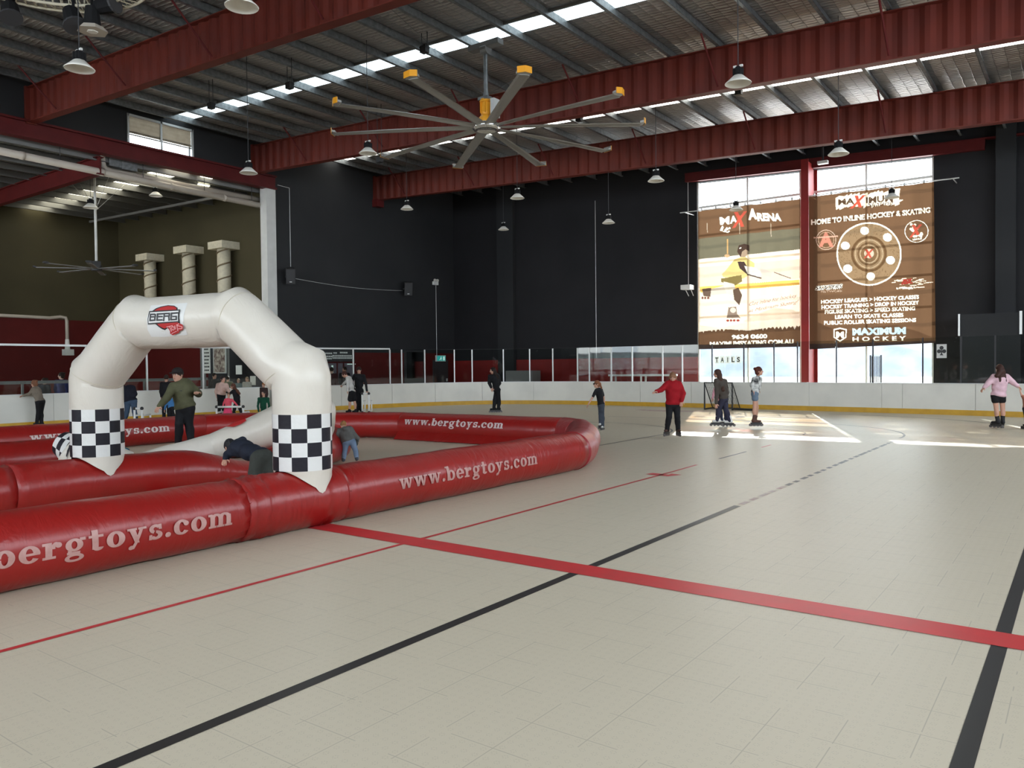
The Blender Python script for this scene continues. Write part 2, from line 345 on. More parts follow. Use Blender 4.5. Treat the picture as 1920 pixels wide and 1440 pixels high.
# walls ------------------------------------------------------------------
wx0, wx1, wmid = -13.95, -4.65, -9.31
b = MB()
b.box((WL - .3, WB, 2.05), (wx0, WB + .3, 11.4), 0); b.box((WL - .3, WB, 0), (wx0, WB + .3, 2.05), 1)
b.box((wx1, WB, 0), (XR + .3, WB + .3, 11.4), 0)
b.add([(wx0, WB, 9.72), (wx1, WB, 9.33), (wx1, WB, 11.4), (wx0, WB, 11.4), (wx0, WB + .3, 9.72), (wx1, WB + .3, 9.33), (wx1, WB + .3, 11.4), (wx0, WB + .3, 11.4)],
      [(0, 1, 2, 3), (7, 6, 5, 4), (0, 4, 5, 1)], 0)
b.box((wx0, WB, 0), (wx1, WB + .3, .35), 0)
struct('wall_back', b, ['wall_char', 'wall_red_bright'])
b = MB(); b.box((-24.87, WB - .22, 0), (-23.84, WB, 11.1)); struct('trim_1', b, 'wall_charL')
b = MB(); b.box((-2.66, WB - .35, 0), (-2.05, WB, 10.2)); struct('trim_2', b, 'wall_charL')
# left wall: solid from the pale column to the back, upper wall over the annex opening
b = MB()
b.box((WL - .25, 21.3, 2.45), (WL, WB, 11.4), 0); b.box((WL - .25, 21.3, 0), (WL, WB, 2.45), 1)
b.box((WL - .25, YF, 9.75), (WL, 14.97, 11.4), 0); b.box((WL - .25, 17.5, 9.75), (WL, 21.3, 11.4), 0)
b.box((WL - .25, 14.97, 10.97), (WL, 17.5, 11.4), 0)
b.box((WL - .25, YF, 0), (WL, 2, 9.75), 0)
struct('wall_left', b, ['wall_charL', 'wall_red'])
b = MB(); b.box((XR, YF, 0), (XR + .3, WB, 4.6)); b.box((XR, YF, 9.4), (XR + .3, WB, 11.4)); b.box((XR, 28.2, 4.6), (XR + .3, WB, 9.4)); b.box((XR, YF, 4.6), (XR + .3, -12.2, 9.4)); struct('wall_right', b, 'wall_char')
b = MB(); b.box((WL, YF - .3, 0), (XR, YF, 4.5)); b.box((WL, YF - .3, 9.9), (XR, YF, 11.4)); b.box((WL, YF - .3, 4.5), (-26.2, YF, 9.9)); b.box((8.2, YF - .3, 4.5), (XR, YF, 9.9)); struct('wall_front', b, 'wall_char')
# annex to the left
AX, AY, AF = -41.0, 21.3, -4.0
b = MB(); b.box((AX - .3, AF, 4.25), (AX, AY, 10.2), 0); b.box((AX - .3, AF, 0), (AX, AY, 4.25), 1); struct('wall_annex_left', b, ['wall_olive', 'wall_red'])
b = MB(); b.box((AX, AY, 3.3), (WL - .25, AY + .3, 10.2), 0); b.box((AX, AY, 0), (-33.6, AY + .3, 3.3), 1); b.box((-33.6, AY, 0), (WL - .25, AY + .3, .9), 2)
b.box((-33.6, AY + 2.4, 0), (WL - .25, AY + 2.6, 3.3), 2); b.box((-33.7, AY + .3, 0), (-33.6, AY + 2.4, 3.3), 2)
struct('wall_annex_back', b, ['wall_olive', 'wall_red', 'dark'])
b = MB(); b.box((AX, AF - .3, 6.5), (WL, AF, 10.2)); b.box((AX, AF - .3, 0), (WL, AF, .8)); struct('wall_annex_front', b, 'wall_olive')
# red bench rail in front of the annex back wall seen under the arch
# pale column at the end of the opening and the red lintel
b = MB(); b.box((WL - .36, 20.83, 0), (WL + .06, 21.3, 9.4)); struct('trim_3', b, 'pale_col')
b = MB(); b.box((WL - .2, 2, 9.32), (WL + .18, 21.3, 9.40)); b.box((WL + .0, 2, 9.4), (WL + .06, 21.3, 9.85)); b.box((WL - .2, 2, 9.83), (WL + .18, 21.3, 9.9)); b.box((WL - .2, 2, 9.4), (WL - .14, 21.3, 9.83))
lint = struct('red_lintel_beam', b, 'beam_dark_red')
# roof -------------------------------------------------------------------
SKY1, SKY2, SKY3 = (16.45, 17.2), (24.1, 24.85), (1.0, 1.8)
def roofpanel(name, y0, y1, m, x0=WL - .25, x1=XR + .3):
    b = MB(); z0, z1 = roofz(x0), roofz(x1)
    b.add([(x0, y0, z0), (x1, y0, z1), (x1, y1, z1), (x0, y1, z0), (x0, y0, z0 + .12), (x1, y0, z1 + .12), (x1, y1, z1 + .12), (x0, y1, z0 + .12)],
          [(0, 3, 2, 1), (4, 5, 6, 7), (0, 1, 5, 4), (2, 3, 7, 6), (1, 2, 6, 5), (3, 0, 4, 7)]); return struct(name, b, m)
ys = [YF - .3, SKY3[0], SKY3[1], SKY1[0], SKY1[1], SKY2[0], SKY2[1], WB + .3]
for i in range(7): roofpanel('ceiling' if i % 2 == 0 else 'window_skylight', ys[i], ys[i + 1], 'foil' if i % 2 == 0 else ('skylight_bright' if i == 5 else 'skylight'))
for (x, y0, y1) in ((-26.3, 12.4, 14.3), (-25.2, 12.6, 14.6)):     # thin bright slots beside the first beam
    b = MB(); z = roofz(x) - .012; b.box((x, y0, z - .01), (x + .16, y1, z)); struct('window_roof_slot', b, 'skylight_bright')
# purlins run along the hall
PX = [-27.35 + 1.385 * i for i in range(27)]
def purlin(x, y0, y1, m='galv', zf=roofz, nm='roof_purlin'):
    z = zf(x); b = MB(); h = .25
    b.box((x - .004, y0, z - h), (x + .004, y1, z)); b.box((x - .004, y0, z - h), (x + .085, y1, z - h + .006)); b.box((x - .085, y0, z - .008), (x + .004, y1, z - .001)); b.box((x + .078, y0, z - h), (x + .085, y1, z - h + .03))
    return struct(nm, b, m)
for x in PX: purlin(x, YF, WB)
# bridging angle lines beside the clear sheets
for y in (16.36, 24.0, 29.1):
    b = MB(); b.bar((WL, y, roofz(WL) - .05), (XR, y, roofz(XR) - .05), .05, .07); struct('purlin_bridging', b, 'galv_dull')
# red rafters with a corrugated web
def rafter(y, d=1.13):
    b = MB(); x0, x1 = WL + .02, XR
    z = lambda x: beamtop(x)
    n = int((x1 - x0) / .115); prof = []
    seq = [0, 0, 1, 1]; xs = np.linspace(x0, x1, n)
    vs = []
    for i, x in enumerate(xs):
        off = .028 if seq[i % 4] else -.028; vs += [(x, y + off, z(x) - d + .02), (x, y + off, z(x) - .02)]
    b.add(vs, [(2 * i, 2 * i + 2, 2 * i + 3, 2 * i + 1) for i in range(n - 1)])
    b.bar((x0, y, z(x0) - .012), (x1, y, z(x1) - .012), .26, .024); b.bar((x0, y, z(x0) - d), (x1, y, z(x1) - d), .28, .03)
    b.box((x0 - .02, y - .16, z(x0) - d - .05), (x0 + .1, y + .16, z(x0) + .02))
    return struct('roof_beam', b, 'beam_red')
for y in (3.0, 11.7, 20.3, 27.2): rafter(y)
b = MB(); b.box((WL, 26.98, 9.5), (WL + .35, 27.42, 9.85)); struct('beam_corbel', b, 'beam_dark_red')
b = MB(); b.bar((-14.4, WB - .12, 9.95), (-3.0, WB - .12, 9.45), .2, .36); b.bar((-14.4, WB - .12, 10.12), (2, WB - .12, 9.45), .26, .05); struct('window_head_beam', b, 'beam_dark_red')
# purlin cleats and fly braces
for y in (11.7, 20.3, 27.2):
    for i, x in enumerate(PX):
        if x > 0: break
        b = MB(); b.bar((x - .02, y - .02, beamtop(x) - .01), (x - .02, y - .02, beamtop(x) + .22), .03, .1); struct('purlin_cleat', b, 'dark')
        if i % 3 == (1 if y != 20.3 else 2):
            b = MB(); b.cyl((x, y - 1.15, roofz(x) - .24), (x + .02, y - .09, beamtop(x) - 1.02), .026, n=8); struct('fly_brace', b, 'beam_dark_red')
# annex roof
def aroof(x): return 9.46 + .03 * (-28 - x) * .0 + (x + 41) * -.012
b = MB()
for y0, y1, k in ((AF - .3, 16.75, 0), (17.75, AY + .3, 0)):
    z0, z1 = 9.62, 9.46
    b.add([(AX - .3, y0, z0), (WL - .25, y0, z1), (WL - .25, y1, z1), (AX - .3, y1, z0), (AX - .3, y0, z0 + .1), (WL - .25, y0, z1 + .1), (WL - .25, y1, z1 + .1), (AX - .3, y1, z0 + .1)],
          [(0, 3, 2, 1), (4, 5, 6, 7), (0, 1, 5, 4), (2, 3, 7, 6), (1, 2, 6, 5), (3, 0, 4, 7)])
struct('ceiling_annex', b, 'foil_annex')
b = MB(); b.add([(AX, 16.75, 9.62), (WL - .25, 16.75, 9.46), (WL - .25, 17.75, 9.46), (AX, 17.75, 9.62)], [(0, 3, 2, 1)]); struct('window_annex_skylight', b, 'skylight_warm')
for (xx, yy) in ((-30.2, 9.7), (-30.6, 18.9), (-29.2, 18.2)):
    b = MB(); b.box((xx, yy, 9.40), (xx + .8, yy + .5, 9.44)); struct('window_annex_roof_light', b, 'skylight_warm')
for i in range(10): purlin(-40.3 + 1.3 * i, AF, AY, 'galv_dull', lambda x: 9.60 - .012 * (x + 41), 'annex_purlin')
b = MB(); zt = 9.3; b.box((-41, 14.1, 8.72), (-28.3, 14.14, 9.28)); b.box((-41, 14.0, 8.68), (-28.3, 14.24, 8.72)); b.box((-41, 14.0, 9.28), (-28.3, 14.24, 9.31)); struct('annex_roof_beam', b, 'beam_dark_red')
b = MB(); b.bar((-40.5, 19.6, 9.2), (-29, 19.9, 9.05), .08, .1); struct('annex_strut', b, 'galv_dull')
# high window in the left wall with half-drawn screens
b = MB()
for y in (14.97, 16.23, 17.5): b.box((WL - .06, y - .035, 9.9), (WL + .05, y + .035, 10.98))
b.box((WL - .06, 14.95, 10.9), (WL + .05, 17.52, 10.98)); b.box((WL - .06, 14.95, 9.86), (WL + .05, 17.52, 9.92))
wf = struct('window_1', b, 'alu')
b = MB(); b.box((WL - .10, 15.0, 9.9), (WL - .09, 17.48, 10.95)); g = obj('window_pane', b, 'window_glass'); g.parent = wf
mat('screen', (.20, .175, .14), .8, noise=(3, (.11, .09, .07), .9))
nt = M['screen'].node_tree; _tr = nd(nt, 'ShaderNodeBsdfTranslucent'); _tr.inputs[0].default_value = (.10, .08, .055, 1); _ad = nd(nt, 'ShaderNodeAddShader'); _o = nt.nodes['Material Output']
nt.links.new(nt.nodes['Principled BSDF'].outputs[0], _ad.inputs[0]); nt.links.new(_tr.outputs[0], _ad.inputs[1]); nt.links.new(_ad.outputs[0], _o.inputs[0])
for y0 in (15.02, 16.28):
    b = MB(); n = 8
    vs = []
    for i in range(n + 1):
        zz = 10.9 - i * .6 / n; vs += [(WL - .03 + .012 * (i % 2), y0, zz), (WL - .03 + .012 * (i % 2), y0 + 1.18, zz)]
    b.add(vs, [(2 * i, 2 * i + 1, 2 * i + 3, 2 * i + 2) for i in range(n)]); b.box((WL - .045, y0, 10.34), (WL - .01, y0 + 1.18, 10.38)); b.box((WL - .045, y0, 10.24), (WL - .01, y0 + 1.18, 10.28))
    s_ = obj('window_screen', b, 'screen'); s_.parent = wf
# big back window -----------------------------------------------------------
def wz(x): return 9.72 - (x - wx0) * (.39 / 9.3)
b = MB(); mul = [8.62, 7.38, 6.18, 4.98, 3.78, 2.55]
for x in (wx0 + .03, -11.7, wmid - .2, wmid + .2, -7.0, wx1 - .03): b.box((x - .035, WB + .06, .35), (x + .035, WB + .18, wz(x)))
for z in mul: b.box((wx0, WB + .08, z - .045), (wx1, WB + .16, z + .045))
b.box((wx0, WB + .04, .35), (wx1, WB + .2, .45))
win = struct('window_2', b, 'white_paint')
b = MB(); xs = [wx0, -11.7, wmid, -7.0, wx1]; zs = [.4] + mul[::-1]
for i in range(4):
    for j in range(len(zs)):
        z1 = zs[j + 1] if j + 1 < len(zs) else None
        b.quad((xs[i], WB + .12, zs[j]), (xs[i + 1], WB + .12, zs[j]), (xs[i + 1], WB + .12, z1 or wz(xs[i + 1])), (xs[i], WB + .12, z1 or wz(xs[i])))
g = obj('window_pane', b, 'window_glass'); g.parent = win
b = MB(); PX0, PX1 = on(1502, 500, 1, 31.85)[0], on(1516, 500, 1, 31.85)[0]; b.box((PX0, 31.85, 0), (PX1, 31.88, 9.7)); b.box((PX0, WB + .1, 0), (PX1, WB + .13, 9.75)); b.box(((PX0 + PX1) / 2 - .02, 31.87, 0), ((PX0 + PX1) / 2 + .02, WB + .12, 9.7)); struct('trim_4', b, 'wall_red_bright')
# outside
b = MB(); b.quad((-120, WB + .3, -.1), (120, WB + .3, -.1), (120, 260, -.1), (-120, 260, -.1)); struct('ground_outside', b, 'ext_ground')
b = MB(); n = 60; vs = []
for i in range(n + 1):
    x = -110 + i * 180 / n; h = 7.5 + 2.2 * math.sin(i * .35) + 1.2 * math.sin(i * 1.1 + 1); vs += [(x, 110, -.1), (x, 114, h * .6), (x, 128, h)]
b.add(vs, [(3 * i + k, 3 * i + 3 + k, 3 * i + 4 + k, 3 * i + 1 + k) for i in range(n) for k in range(2)]); struct('hill', b, 'ext_hill', smooth=True)
# ================================================================ text helper
def text_tris(s, bold=.0, shear=0.0, space=1.0, res=3):
    """flat triangles of a word, normalised to a 1 x 1 box"""
    c = bpy.data.curves.new('t', 'FONT'); c.body = s; c.offset = bold; c.shear = shear; c.space_character = space; c.resolution_u = res
    o = bpy.data.objects.new('t', c); COL.objects.link(o); dg = bpy.context.evaluated_depsgraph_get()
    me = bpy.data.meshes.new_from_object(o.evaluated_get(dg)); me.calc_loop_triangles()
    v = np.array([x.co[:2] for x in me.vertices]); t = np.array([x.vertices[:] for x in me.loop_triangles])
    bpy.data.objects.remove(o); bpy.data.curves.remove(c); bpy.data.meshes.remove(me)
    lo, hi = v.min(0), v.max(0); return (v - lo) / (hi - lo), t, (hi - lo)[0] / (hi - lo)[1]
class Raster:
    def __init__(s, x0, y0, x1, y1, sc, col):
        s.x0, s.y0, s.sc = x0, y0, sc; s.a = np.zeros((int((y1 - y0) * sc), int((x1 - x0) * sc), 3)); s.a[:] = col
    def poly(s, pts, col):
        p = (np.array(pts, float) - [s.x0, s.y0]) * s.sc; lo = np.maximum(np.floor(p.min(0)).astype(int), 0); hi = np.minimum(np.ceil(p.max(0)).astype(int) + 1, [s.a.shape[1], s.a.shape[0]])
        if (hi <= lo).any(): return
        X, Y = np.meshgrid(np.arange(lo[0], hi[0]) + .5, np.arange(lo[1], hi[1]) + .5); ins = np.zeros(X.shape, bool); n = len(p)
        for i in range(n):
            (xa, ya), (xb, yb) = p[i], p[(i + 1) % n]
            if ya == yb: continue
            ins ^= ((ya > Y) != (yb > Y)) & (X < (xb - xa) * (Y - ya) / (yb - ya) + xa)
        s.a[lo[1]:hi[1], lo[0]:hi[0]][ins] = col
    def ell(s, cx, cy_, rx, ry, col, n=28): s.poly([(cx + rx * math.cos(2 * math.pi * k / n), cy_ + ry * math.sin(2 * math.pi * k / n)) for k in range(n)], col)
    def ring(s, cx, cy_, rx, ry, wd, col, n=48):
        for k in range(n):
            a, b_ = 2 * math.pi * k / n, 2 * math.pi * (k + 1.05) / n
            s.poly([(cx + rx * math.cos(a), cy_ + ry * math.sin(a)), (cx + rx * math.cos(b_), cy_ + ry * math.sin(b_)), (cx + (rx - wd) * math.cos(b_), cy_ + (ry - wd) * math.sin(b_)), (cx + (rx - wd) * math.cos(a), cy_ + (ry - wd) * math.sin(a))], col)
    def line(s, a, b_, wd, col):
        a, b_ = np.array(a, float), np.array(b_, float); d = b_ - a; n = np.array([-d[1], d[0]]) / np.linalg.norm(d) * wd / 2; s.poly([a - n, b_ - n, b_ + n, a + n], col)
    def text(s, t, q, col, **k):       # q: top-left, top-right, bottom-right, bottom-left
        v, tr, _ = text_tris(t, **k); q = np.array(q, float)
        pp = (1 - v[:, :1]) * (v[:, 1:] * q[0] + (1 - v[:, 1:]) * q[3]) + v[:, :1] * (v[:, 1:] * q[1] + (1 - v[:, 1:]) * q[2])
        for f in tr: s.poly(pp[f], col)
    def at(s, px, py):
        i = np.clip(((py - s.y0) * s.sc).astype(int), 0, s.a.shape[0] - 1); j = np.clip(((px - s.x0) * s.sc).astype(int), 0, s.a.shape[1] - 1); return s.a[i, j]
def project(P):
    c = (P - EYE) @ RW; return 960 + FPX * c[:, 0] / c[:, 2], 720 + FPX * c[:, 1] / c[:, 2]
BR = (.42, .22, .11); BRD = (.30, .14, .06); CRM = (2.6, 2.1, 1.5); WHT = (3.2, 2.9, 2.3); RED = (1.3, .22, .13); PNK = (1.9, 1.35, 1.0)
def fabric_banner():
    m = bpy.data.materials.new('banner_fabric'); m.use_nodes = True; nt = m.node_tree; nt.nodes.clear()
    out = nd(nt, 'ShaderNodeOutputMaterial'); tr = nd(nt, 'ShaderNodeBsdfTranslucent'); df = nd(nt, 'ShaderNodeBsdfDiffuse'); ad = nd(nt, 'ShaderNodeAddShader')
    at_ = nd(nt, 'ShaderNodeAttribute', attribute_name='art')
    tp = nd(nt, 'ShaderNodeBsdfTransparent'); ad2 = nd(nt, 'ShaderNodeAddShader')
    for sh, f in ((tr, .045), (df, .06), (tp, .055)):
        vm = nd(nt, 'ShaderNodeVectorMath', operation='SCALE'); vm.inputs[3].default_value = f; nt.links.new(at_.outputs['Color'], vm.inputs[0]); nt.links.new(vm.outputs[0], sh.inputs[0])
    nt.links.new(tr.outputs[0], ad.inputs[0]); nt.links.new(df.outputs[0], ad.inputs[1]); nt.links.new(ad.outputs[0], ad2.inputs[0]); nt.links.new(tp.outputs[0], ad2.inputs[1]); nt.links.new(ad2.outputs[0], out.inputs[0]); M['banner'] = m
fabric_banner()
mat('card_clear', (.5, .5, .48), .6); nt = M['card_clear'].node_tree; _t = nd(nt, 'ShaderNodeBsdfTranslucent'); _t.inputs[0].default_value = (.52, .54, .52, 1); _a = nd(nt, 'ShaderNodeAddShader')
nt.links.new(nt.nodes['Principled BSDF'].outputs[0], _a.inputs[0]); nt.links.new(_t.outputs[0], _a.inputs[1]); nt.links.new(_a.outputs[0], nt.nodes['Material Output'].inputs[0])
def banner(name, label, R, corners, Y0=32.0, NX=300, NZ=380, seed=0):
    tl, tr_, br, bl = [on(px, py, 1, Y0) for px, py in corners]
    s, t = np.meshgrid(np.linspace(0, 1, NX), np.linspace(0, 1, NZ)); s = s.ravel()[:, None]; t = t.ravel()[:, None]
    P = (1 - t) * ((1 - s) * tl + s * tr_) + t * ((1 - s) * bl + s * br)
    px, py = project(P); col = R.at(px, py)
    ph = seed * 1.7; S = s[:, 0]; T = t[:, 0]
    P[:, 1] += .035 * np.sin(S * 19 + ph + 1.5 * T) * (1 - .4 * T) + .02 * np.sin(S * 41 + ph) + .05 * np.exp(-((S - .22) / .04) ** 2) * T
    f = (np.arange(NZ - 1)[:, None] * NX + np.arange(NX - 1)[None]).ravel()
    me = bpy.data.meshes.new('sheet'); me.from_pydata(P, [], np.stack([f, f + 1, f + NX + 1, f + NX], 1).tolist())
    a = me.color_attributes.new('art', 'FLOAT_COLOR', 'POINT'); a.data.foreach_set('color', np.concatenate([col, np.ones((len(col), 1))], 1).astype(np.float32).ravel())
    me.materials.append(M['banner']); me.polygons.foreach_set('use_smooth', [True] * len(me.polygons))
    root = thing(name, label, 'banner', (float(tl[0]), Y0, float(bl[2])))
    o = bpy.data.objects.new('sheet', me); COL.objects.link(o); o.parent = root; o.location = -root.location
    b = MB(); b.cyl(tl + [-.8 if seed == 1 else -.02, 0, .03], tr_ + [.02 if seed == 1 else .8, 0, .03], .022, n=8); obj('rod', b, 'alu', root)
    for k in range(7): p = tl + (tr_ - tl) * (k + .3) / 6.8; b = MB(); b.box(p - [.03, .03, .0], p + [.03, .03, .10]); obj('ring', b, 'alu', root)
    for e in ((tl + [-.6, 0, 0], tr_) if seed == 1 else (tl, tr_ + [.6, 0, 0])): b = MB(); b.cyl(e + [0, 0, .03], e + [0, 33 - Y0 - .01, .05], .018, n=6); obj('bracket', b, 'alu', root)
    return root
# --- left banner: inline hockey player (a plain generic figure)
k = 3.789; q = lambda x, y: (1290 + x / k, 290 + y / k)
R1 = Raster(1296, 380, 1512, 668, 3.2, BR)
Pq = lambda *a: [q(*p) for p in a]
R1.poly(Pq((60, 600), (800, 520), (800, 700), (60, 770)), (.42, .36, .22))
R1.poly(Pq((60, 745), (800, 672), (800, 1215), (600, 1225), (430, 1250), (240, 1238), (60, 1262)), CRM)
R1.poly(Pq((60, 800), (800, 740), (800, 880), (60, 950)), (2.1, 1.5, 1.05)); R1.poly(Pq((60, 960), (800, 930), (800, 1160), (430, 1185), (60, 1190)), (2.2, 1.7, 1.2))
R1.poly(Pq((80, 940), (790, 888), (790, 925), (90, 980)), (2.2, 1.3, .3))
for i in range(26): R1.poly(Pq((70 + i * 28, 1236 - i * .9), (84 + i * 28, 1262 + random.uniform(-12, 10) - i * 1.2), (100 + i * 28, 1234 - i * .9)), CRM)
R1.poly(Pq((240, 850), (330, 745), (400, 720), (470, 770), (470, 840), (390, 880), (250, 870)), (1.6, 1.2, .45))
R1.poly(Pq((235, 880), (380, 855), (385, 900), (340, 930), (235, 905)), (.5, .36, .12)); R1.poly(Pq((250, 900), (330, 920), (350, 1000), (250, 985)), (1.7, 1.45, 1.1))
R1.poly(Pq((320, 960), (360, 945), (385, 1000), (365, 1070), (330, 1030)), (.28, .17, .11))
R1.poly(Pq((150, 960), (250, 930), (270, 985), (160, 1000)), (1.5, 1.25, 1.0)); R1.poly(Pq((100, 955), (165, 945), (160, 1010), (112, 1005)), (.35, .22, .15))
for dx in (105, 125, 145): R1.ell(*q(dx, 1018), 2.2, 2.4, (.5, .2, .15))
R1.poly(Pq((285, 1085), (345, 1080), (350, 1130), (375, 1160), (272, 1160)), (.6, .42, .3)); R1.ell(*q(320, 1105), 6, 5, (1.6, 1.3, 1.0))
for dx in (280, 305, 330, 357): R1.ell(*q(dx, 1178), 2.8, 2.2, (.75, .14, .1))
R1.poly(Pq((352, 760), (400, 760), (440, 830), (420, 850), (370, 810)), (.16, .10, .08)); R1.poly(Pq((400, 790), (470, 800), (530, 835), (500, 880), (430, 860)), (1.8, 1.6, 1.3))
R1.line(q(420, 850), q(520, 878), 2.6, (.3, .2, .15)); R1.poly(Pq((505, 800), (600, 835), (590, 870), (520, 850)), (1.6, 1.3, 1.0)); R1.line(q(610, 835), q(728, 878), 1.6, (.35, .25, .2))
R1.ell(*q(392, 690), 9.5, 10.5, (.9, .62, .4)); R1.poly(Pq((350, 690), (362, 645), (400, 633), (440, 645), (438, 690), (410, 672), (385, 690), (375, 730)), (.17, .10, .07)); R1.line(q(365, 668), q(378, 660), 1.5, WHT)
R1.line(q(278, 598), q(278, 705), 3, (1.4, .8, .3)); R1.ell(*q(275, 718), 5, 3, (1.3, .8, .4))
R1.text('M', Pq((225, 445), (290, 436), (292, 492), (230, 500)), WHT, bold=.04); R1.text('A', Pq((292, 438), (350, 432), (352, 484), (296, 490)), WHT, bold=.04)
R1.text('A', Pq((432, 385), (485, 380), (490, 458), (432, 466)), WHT, bold=.05); R1.text('RENA', Pq((486, 412), (662, 418), (668, 474), (492, 470)), WHT, bold=.05)
R1.text('X', Pq((325, 410), (425, 402), (400, 510), (312, 522)), RED, bold=.05)
for i in range(14): R1.ell(*q(265 + random.uniform(-30, 35), 530 + random.uniform(-22, 20)), random.uniform(1, 3), random.uniform(.8, 2.4), WHT)
R1.text('Get inline for hockey', Pq((436, 1050), (775, 985), (775, 1018), (436, 1082)), (.95, .42, .32), shear=.35, space=.95); R1.text('at Maximum Skating!', Pq((430, 1098), (785, 1030), (785, 1062), (430, 1128)), (.95, .42, .32), shear=.35, space=.95)
R1.text('9634 0600', Pq((312, 1280), (565, 1272), (565, 1306), (312, 1312)), WHT, bold=.05); R1.text('MAXIMUMSKATING.COM.AU', Pq((155, 1330), (748, 1310), (748, 1345), (155, 1362)), WHT, bold=.045)
for x in (137, 366, 588): R1.line(q(x, 485), q(x + 3, 485 + random.uniform(50, 100)), 1.2, (1.3, 1.0, .7))
R1.poly(Pq((60, 1352), (800, 1338), (800, 1400), (60, 1400)), (.16, .10, .08))
banner('hanging_banner', 'brown and cream backlit banner of an inline hockey player reading MAX ARENA', R1, [(1308, 396), (1500, 373), (1501, 650), (1309, 655)], seed=1)
# --- right banner
q = lambda x, y: (1500 + x / k, 290 + y / k)
R2 = Raster(1508, 325, 1765, 662, 3.2, BR)
for i in range(16):
    a = 252 + i * 28; R2.poly(Pq((a, 305 - i * 3 + random.uniform(-8, 8)), (a + 32, 295 - i * 3 + random.uniform(-14, 4)), (a + 34, 372 - i * 2 + random.uniform(-6, 14)), (a + 2, 385 - i * 2 + random.uniform(-6, 14))), CRM)
R2.poly(Pq((640, 245), (712, 238), (705, 300), (640, 300)), CRM); R2.poly(Pq((600, 330), (738, 318), (690, 350), (600, 360)), CRM)
R2.text('MA', Pq((270, 318), (388, 308), (388, 352), (272, 360)), (.25, .14, .08), bold=.03); R2.text('IMUM', Pq((468, 302), (660, 285), (660, 335), (468, 345)), (.25, .14, .08), bold=.03); R2.text('X', Pq((385, 290), (470, 285), (440, 372), (352, 385)), RED, bold=.05)
R2.text('Skating', Pq((478, 340), (665, 322), (665, 366), (478, 384)), (.12, .07, .05), shear=.2)
R2.text('HOME TO INLINE HOCKEY & SKATING', Pq((80, 462), (926, 374), (926, 412), (80, 500)), WHT, bold=.035)
cx, cy_ = q(490, 705)
R2.ell(cx, cy_, 60.5, 59, (.72, .45, .23), 60)
for i in range(220):
    a = random.uniform(0, 6.28); rr = random.uniform(.62, .92); R2.line((cx + 60 * rr * math.cos(a), cy_ + 58 * rr * math.sin(a)), (cx + 60 * (rr + .04) * math.cos(a + .05), cy_ + 58 * (rr + .04) * math.sin(a + .05)), .7, (.42, .24, .11))
R2.ring(cx, cy_, 61, 59.5, 2.6, WHT, 72); R2.ring(cx, cy_, 34, 34, 5, (.34, .18, .08)); R2.ring(cx, cy_, 27, 27, 1.4, (1.2, .85, .5)); R2.ring(cx, cy_, 22, 22, 3.2, (.4, .22, .1)); R2.ell(cx, cy_, 17, 17, (.5, .28, .13)); R2.ring(cx, cy_, 17, 17, 1.2, (1.4, 1, .6))
R2.ell(cx, cy_ - 1, 9, 9, (1.7, 1.3, .9)); R2.text('X', [(cx - 8, cy_ - 8), (cx + 9, cy_ - 9), (cx + 5, cy_ + 7), (cx - 10, cy_ + 8)], RED, bold=.06)
for x, y in ((458, 540), (622, 588), (643, 750), (502, 865), (340, 810), (323, 648)): R2.ell(*q(x, y), 8, 7.6, WHT)
c1 = q(184, 605); R2.ring(*c1, 19, 19, 1.3, (1.5, 1.0, .7)); R2.ring(*c1, 15, 15, 1, (1.3, .8, .5))
R2.text('A', [(c1[0] - 12, c1[1] - 14), (c1[0] + 12, c1[1] - 14), (c1[0] + 14, c1[1] + 13), (c1[0] - 14, c1[1] + 13)], (1.5, .55, .35), bold=.05); R2.line((c1[0] - 23, c1[1] - 4), (c1[0] + 23, c1[1] - 7), 2.4, (1.6, .9, .6))
c2 = q(828, 545); R2.ring(*c2, 22.5, 21, 1, WHT)
for i in range(18): R2.ell(c2[0] + random.uniform(-11, 12), c2[1] + random.uniform(-14, 10), 2.6, 2.4, CRM)
R2.text('X', [(c2[0] - 10, c2[1] - 12), (c2[0] + 12, c2[1] - 13), (c2[0] + 6, c2[1] + 6), (c2[0] - 14, c2[1] + 12)], RED, bold=.06); R2.text('LEAGUE', Pq((800, 596), (868, 590), (868, 602), (800, 608)), WHT, bold=.04)
R2.text('SKATERS', Pq((108, 932), (305, 918), (302, 952), (105, 965)), WHT, bold=.09, shear=.15); R2.text('SKATERS', Pq((110, 934), (303, 921), (300, 950), (107, 962)), (.10, .06, .05), bold=.02, shear=.15); R2.text('NETWORK', Pq((148, 965), (305, 962), (305, 975), (148, 980)), (1.4, 1.0, .7))
for i in range(30): x = 640 + random.uniform(0, 270); y = 915 + random.uniform(-45, 45) * (1 - abs(x - 770) / 200); R2.line(q(x, y), q(x + random.uniform(15, 50), y - 4), 1.2, CRM)
R2.text('ISL', Pq((725, 885), (808, 878), (800, 915), (715, 925)), (.75, .10, .07), bold=.07, shear=.2); R2.text('INLINE SUPER LEAGUE', Pq((684, 945), (815, 938), (815, 950), (684, 957)), WHT, bold=.03)
for t, a in (('HOCKEY LEAGUES > HOCKEY CLASSES', ((148, 1032), (846, 996), (846, 1024), (148, 1060))), ('HOCKEY TRAINING > DROP IN HOCKEY', ((152, 1070), (846, 1036), (846, 1064), (152, 1098))),
             ('FIGURE SKATING > SPEED SKATING', ((176, 1104), (818, 1078), (818, 1106), (176, 1132))), ('LEARN TO SKATE CLASSES', ((248, 1140), (735, 1124), (735, 1152), (248, 1167))), ('PUBLIC ROLLER SKATING SESSIONS', ((170, 1182), (825, 1160), (825, 1188), (170, 1210)))):
    R2.text(t, Pq(*a), WHT, bold=.035)
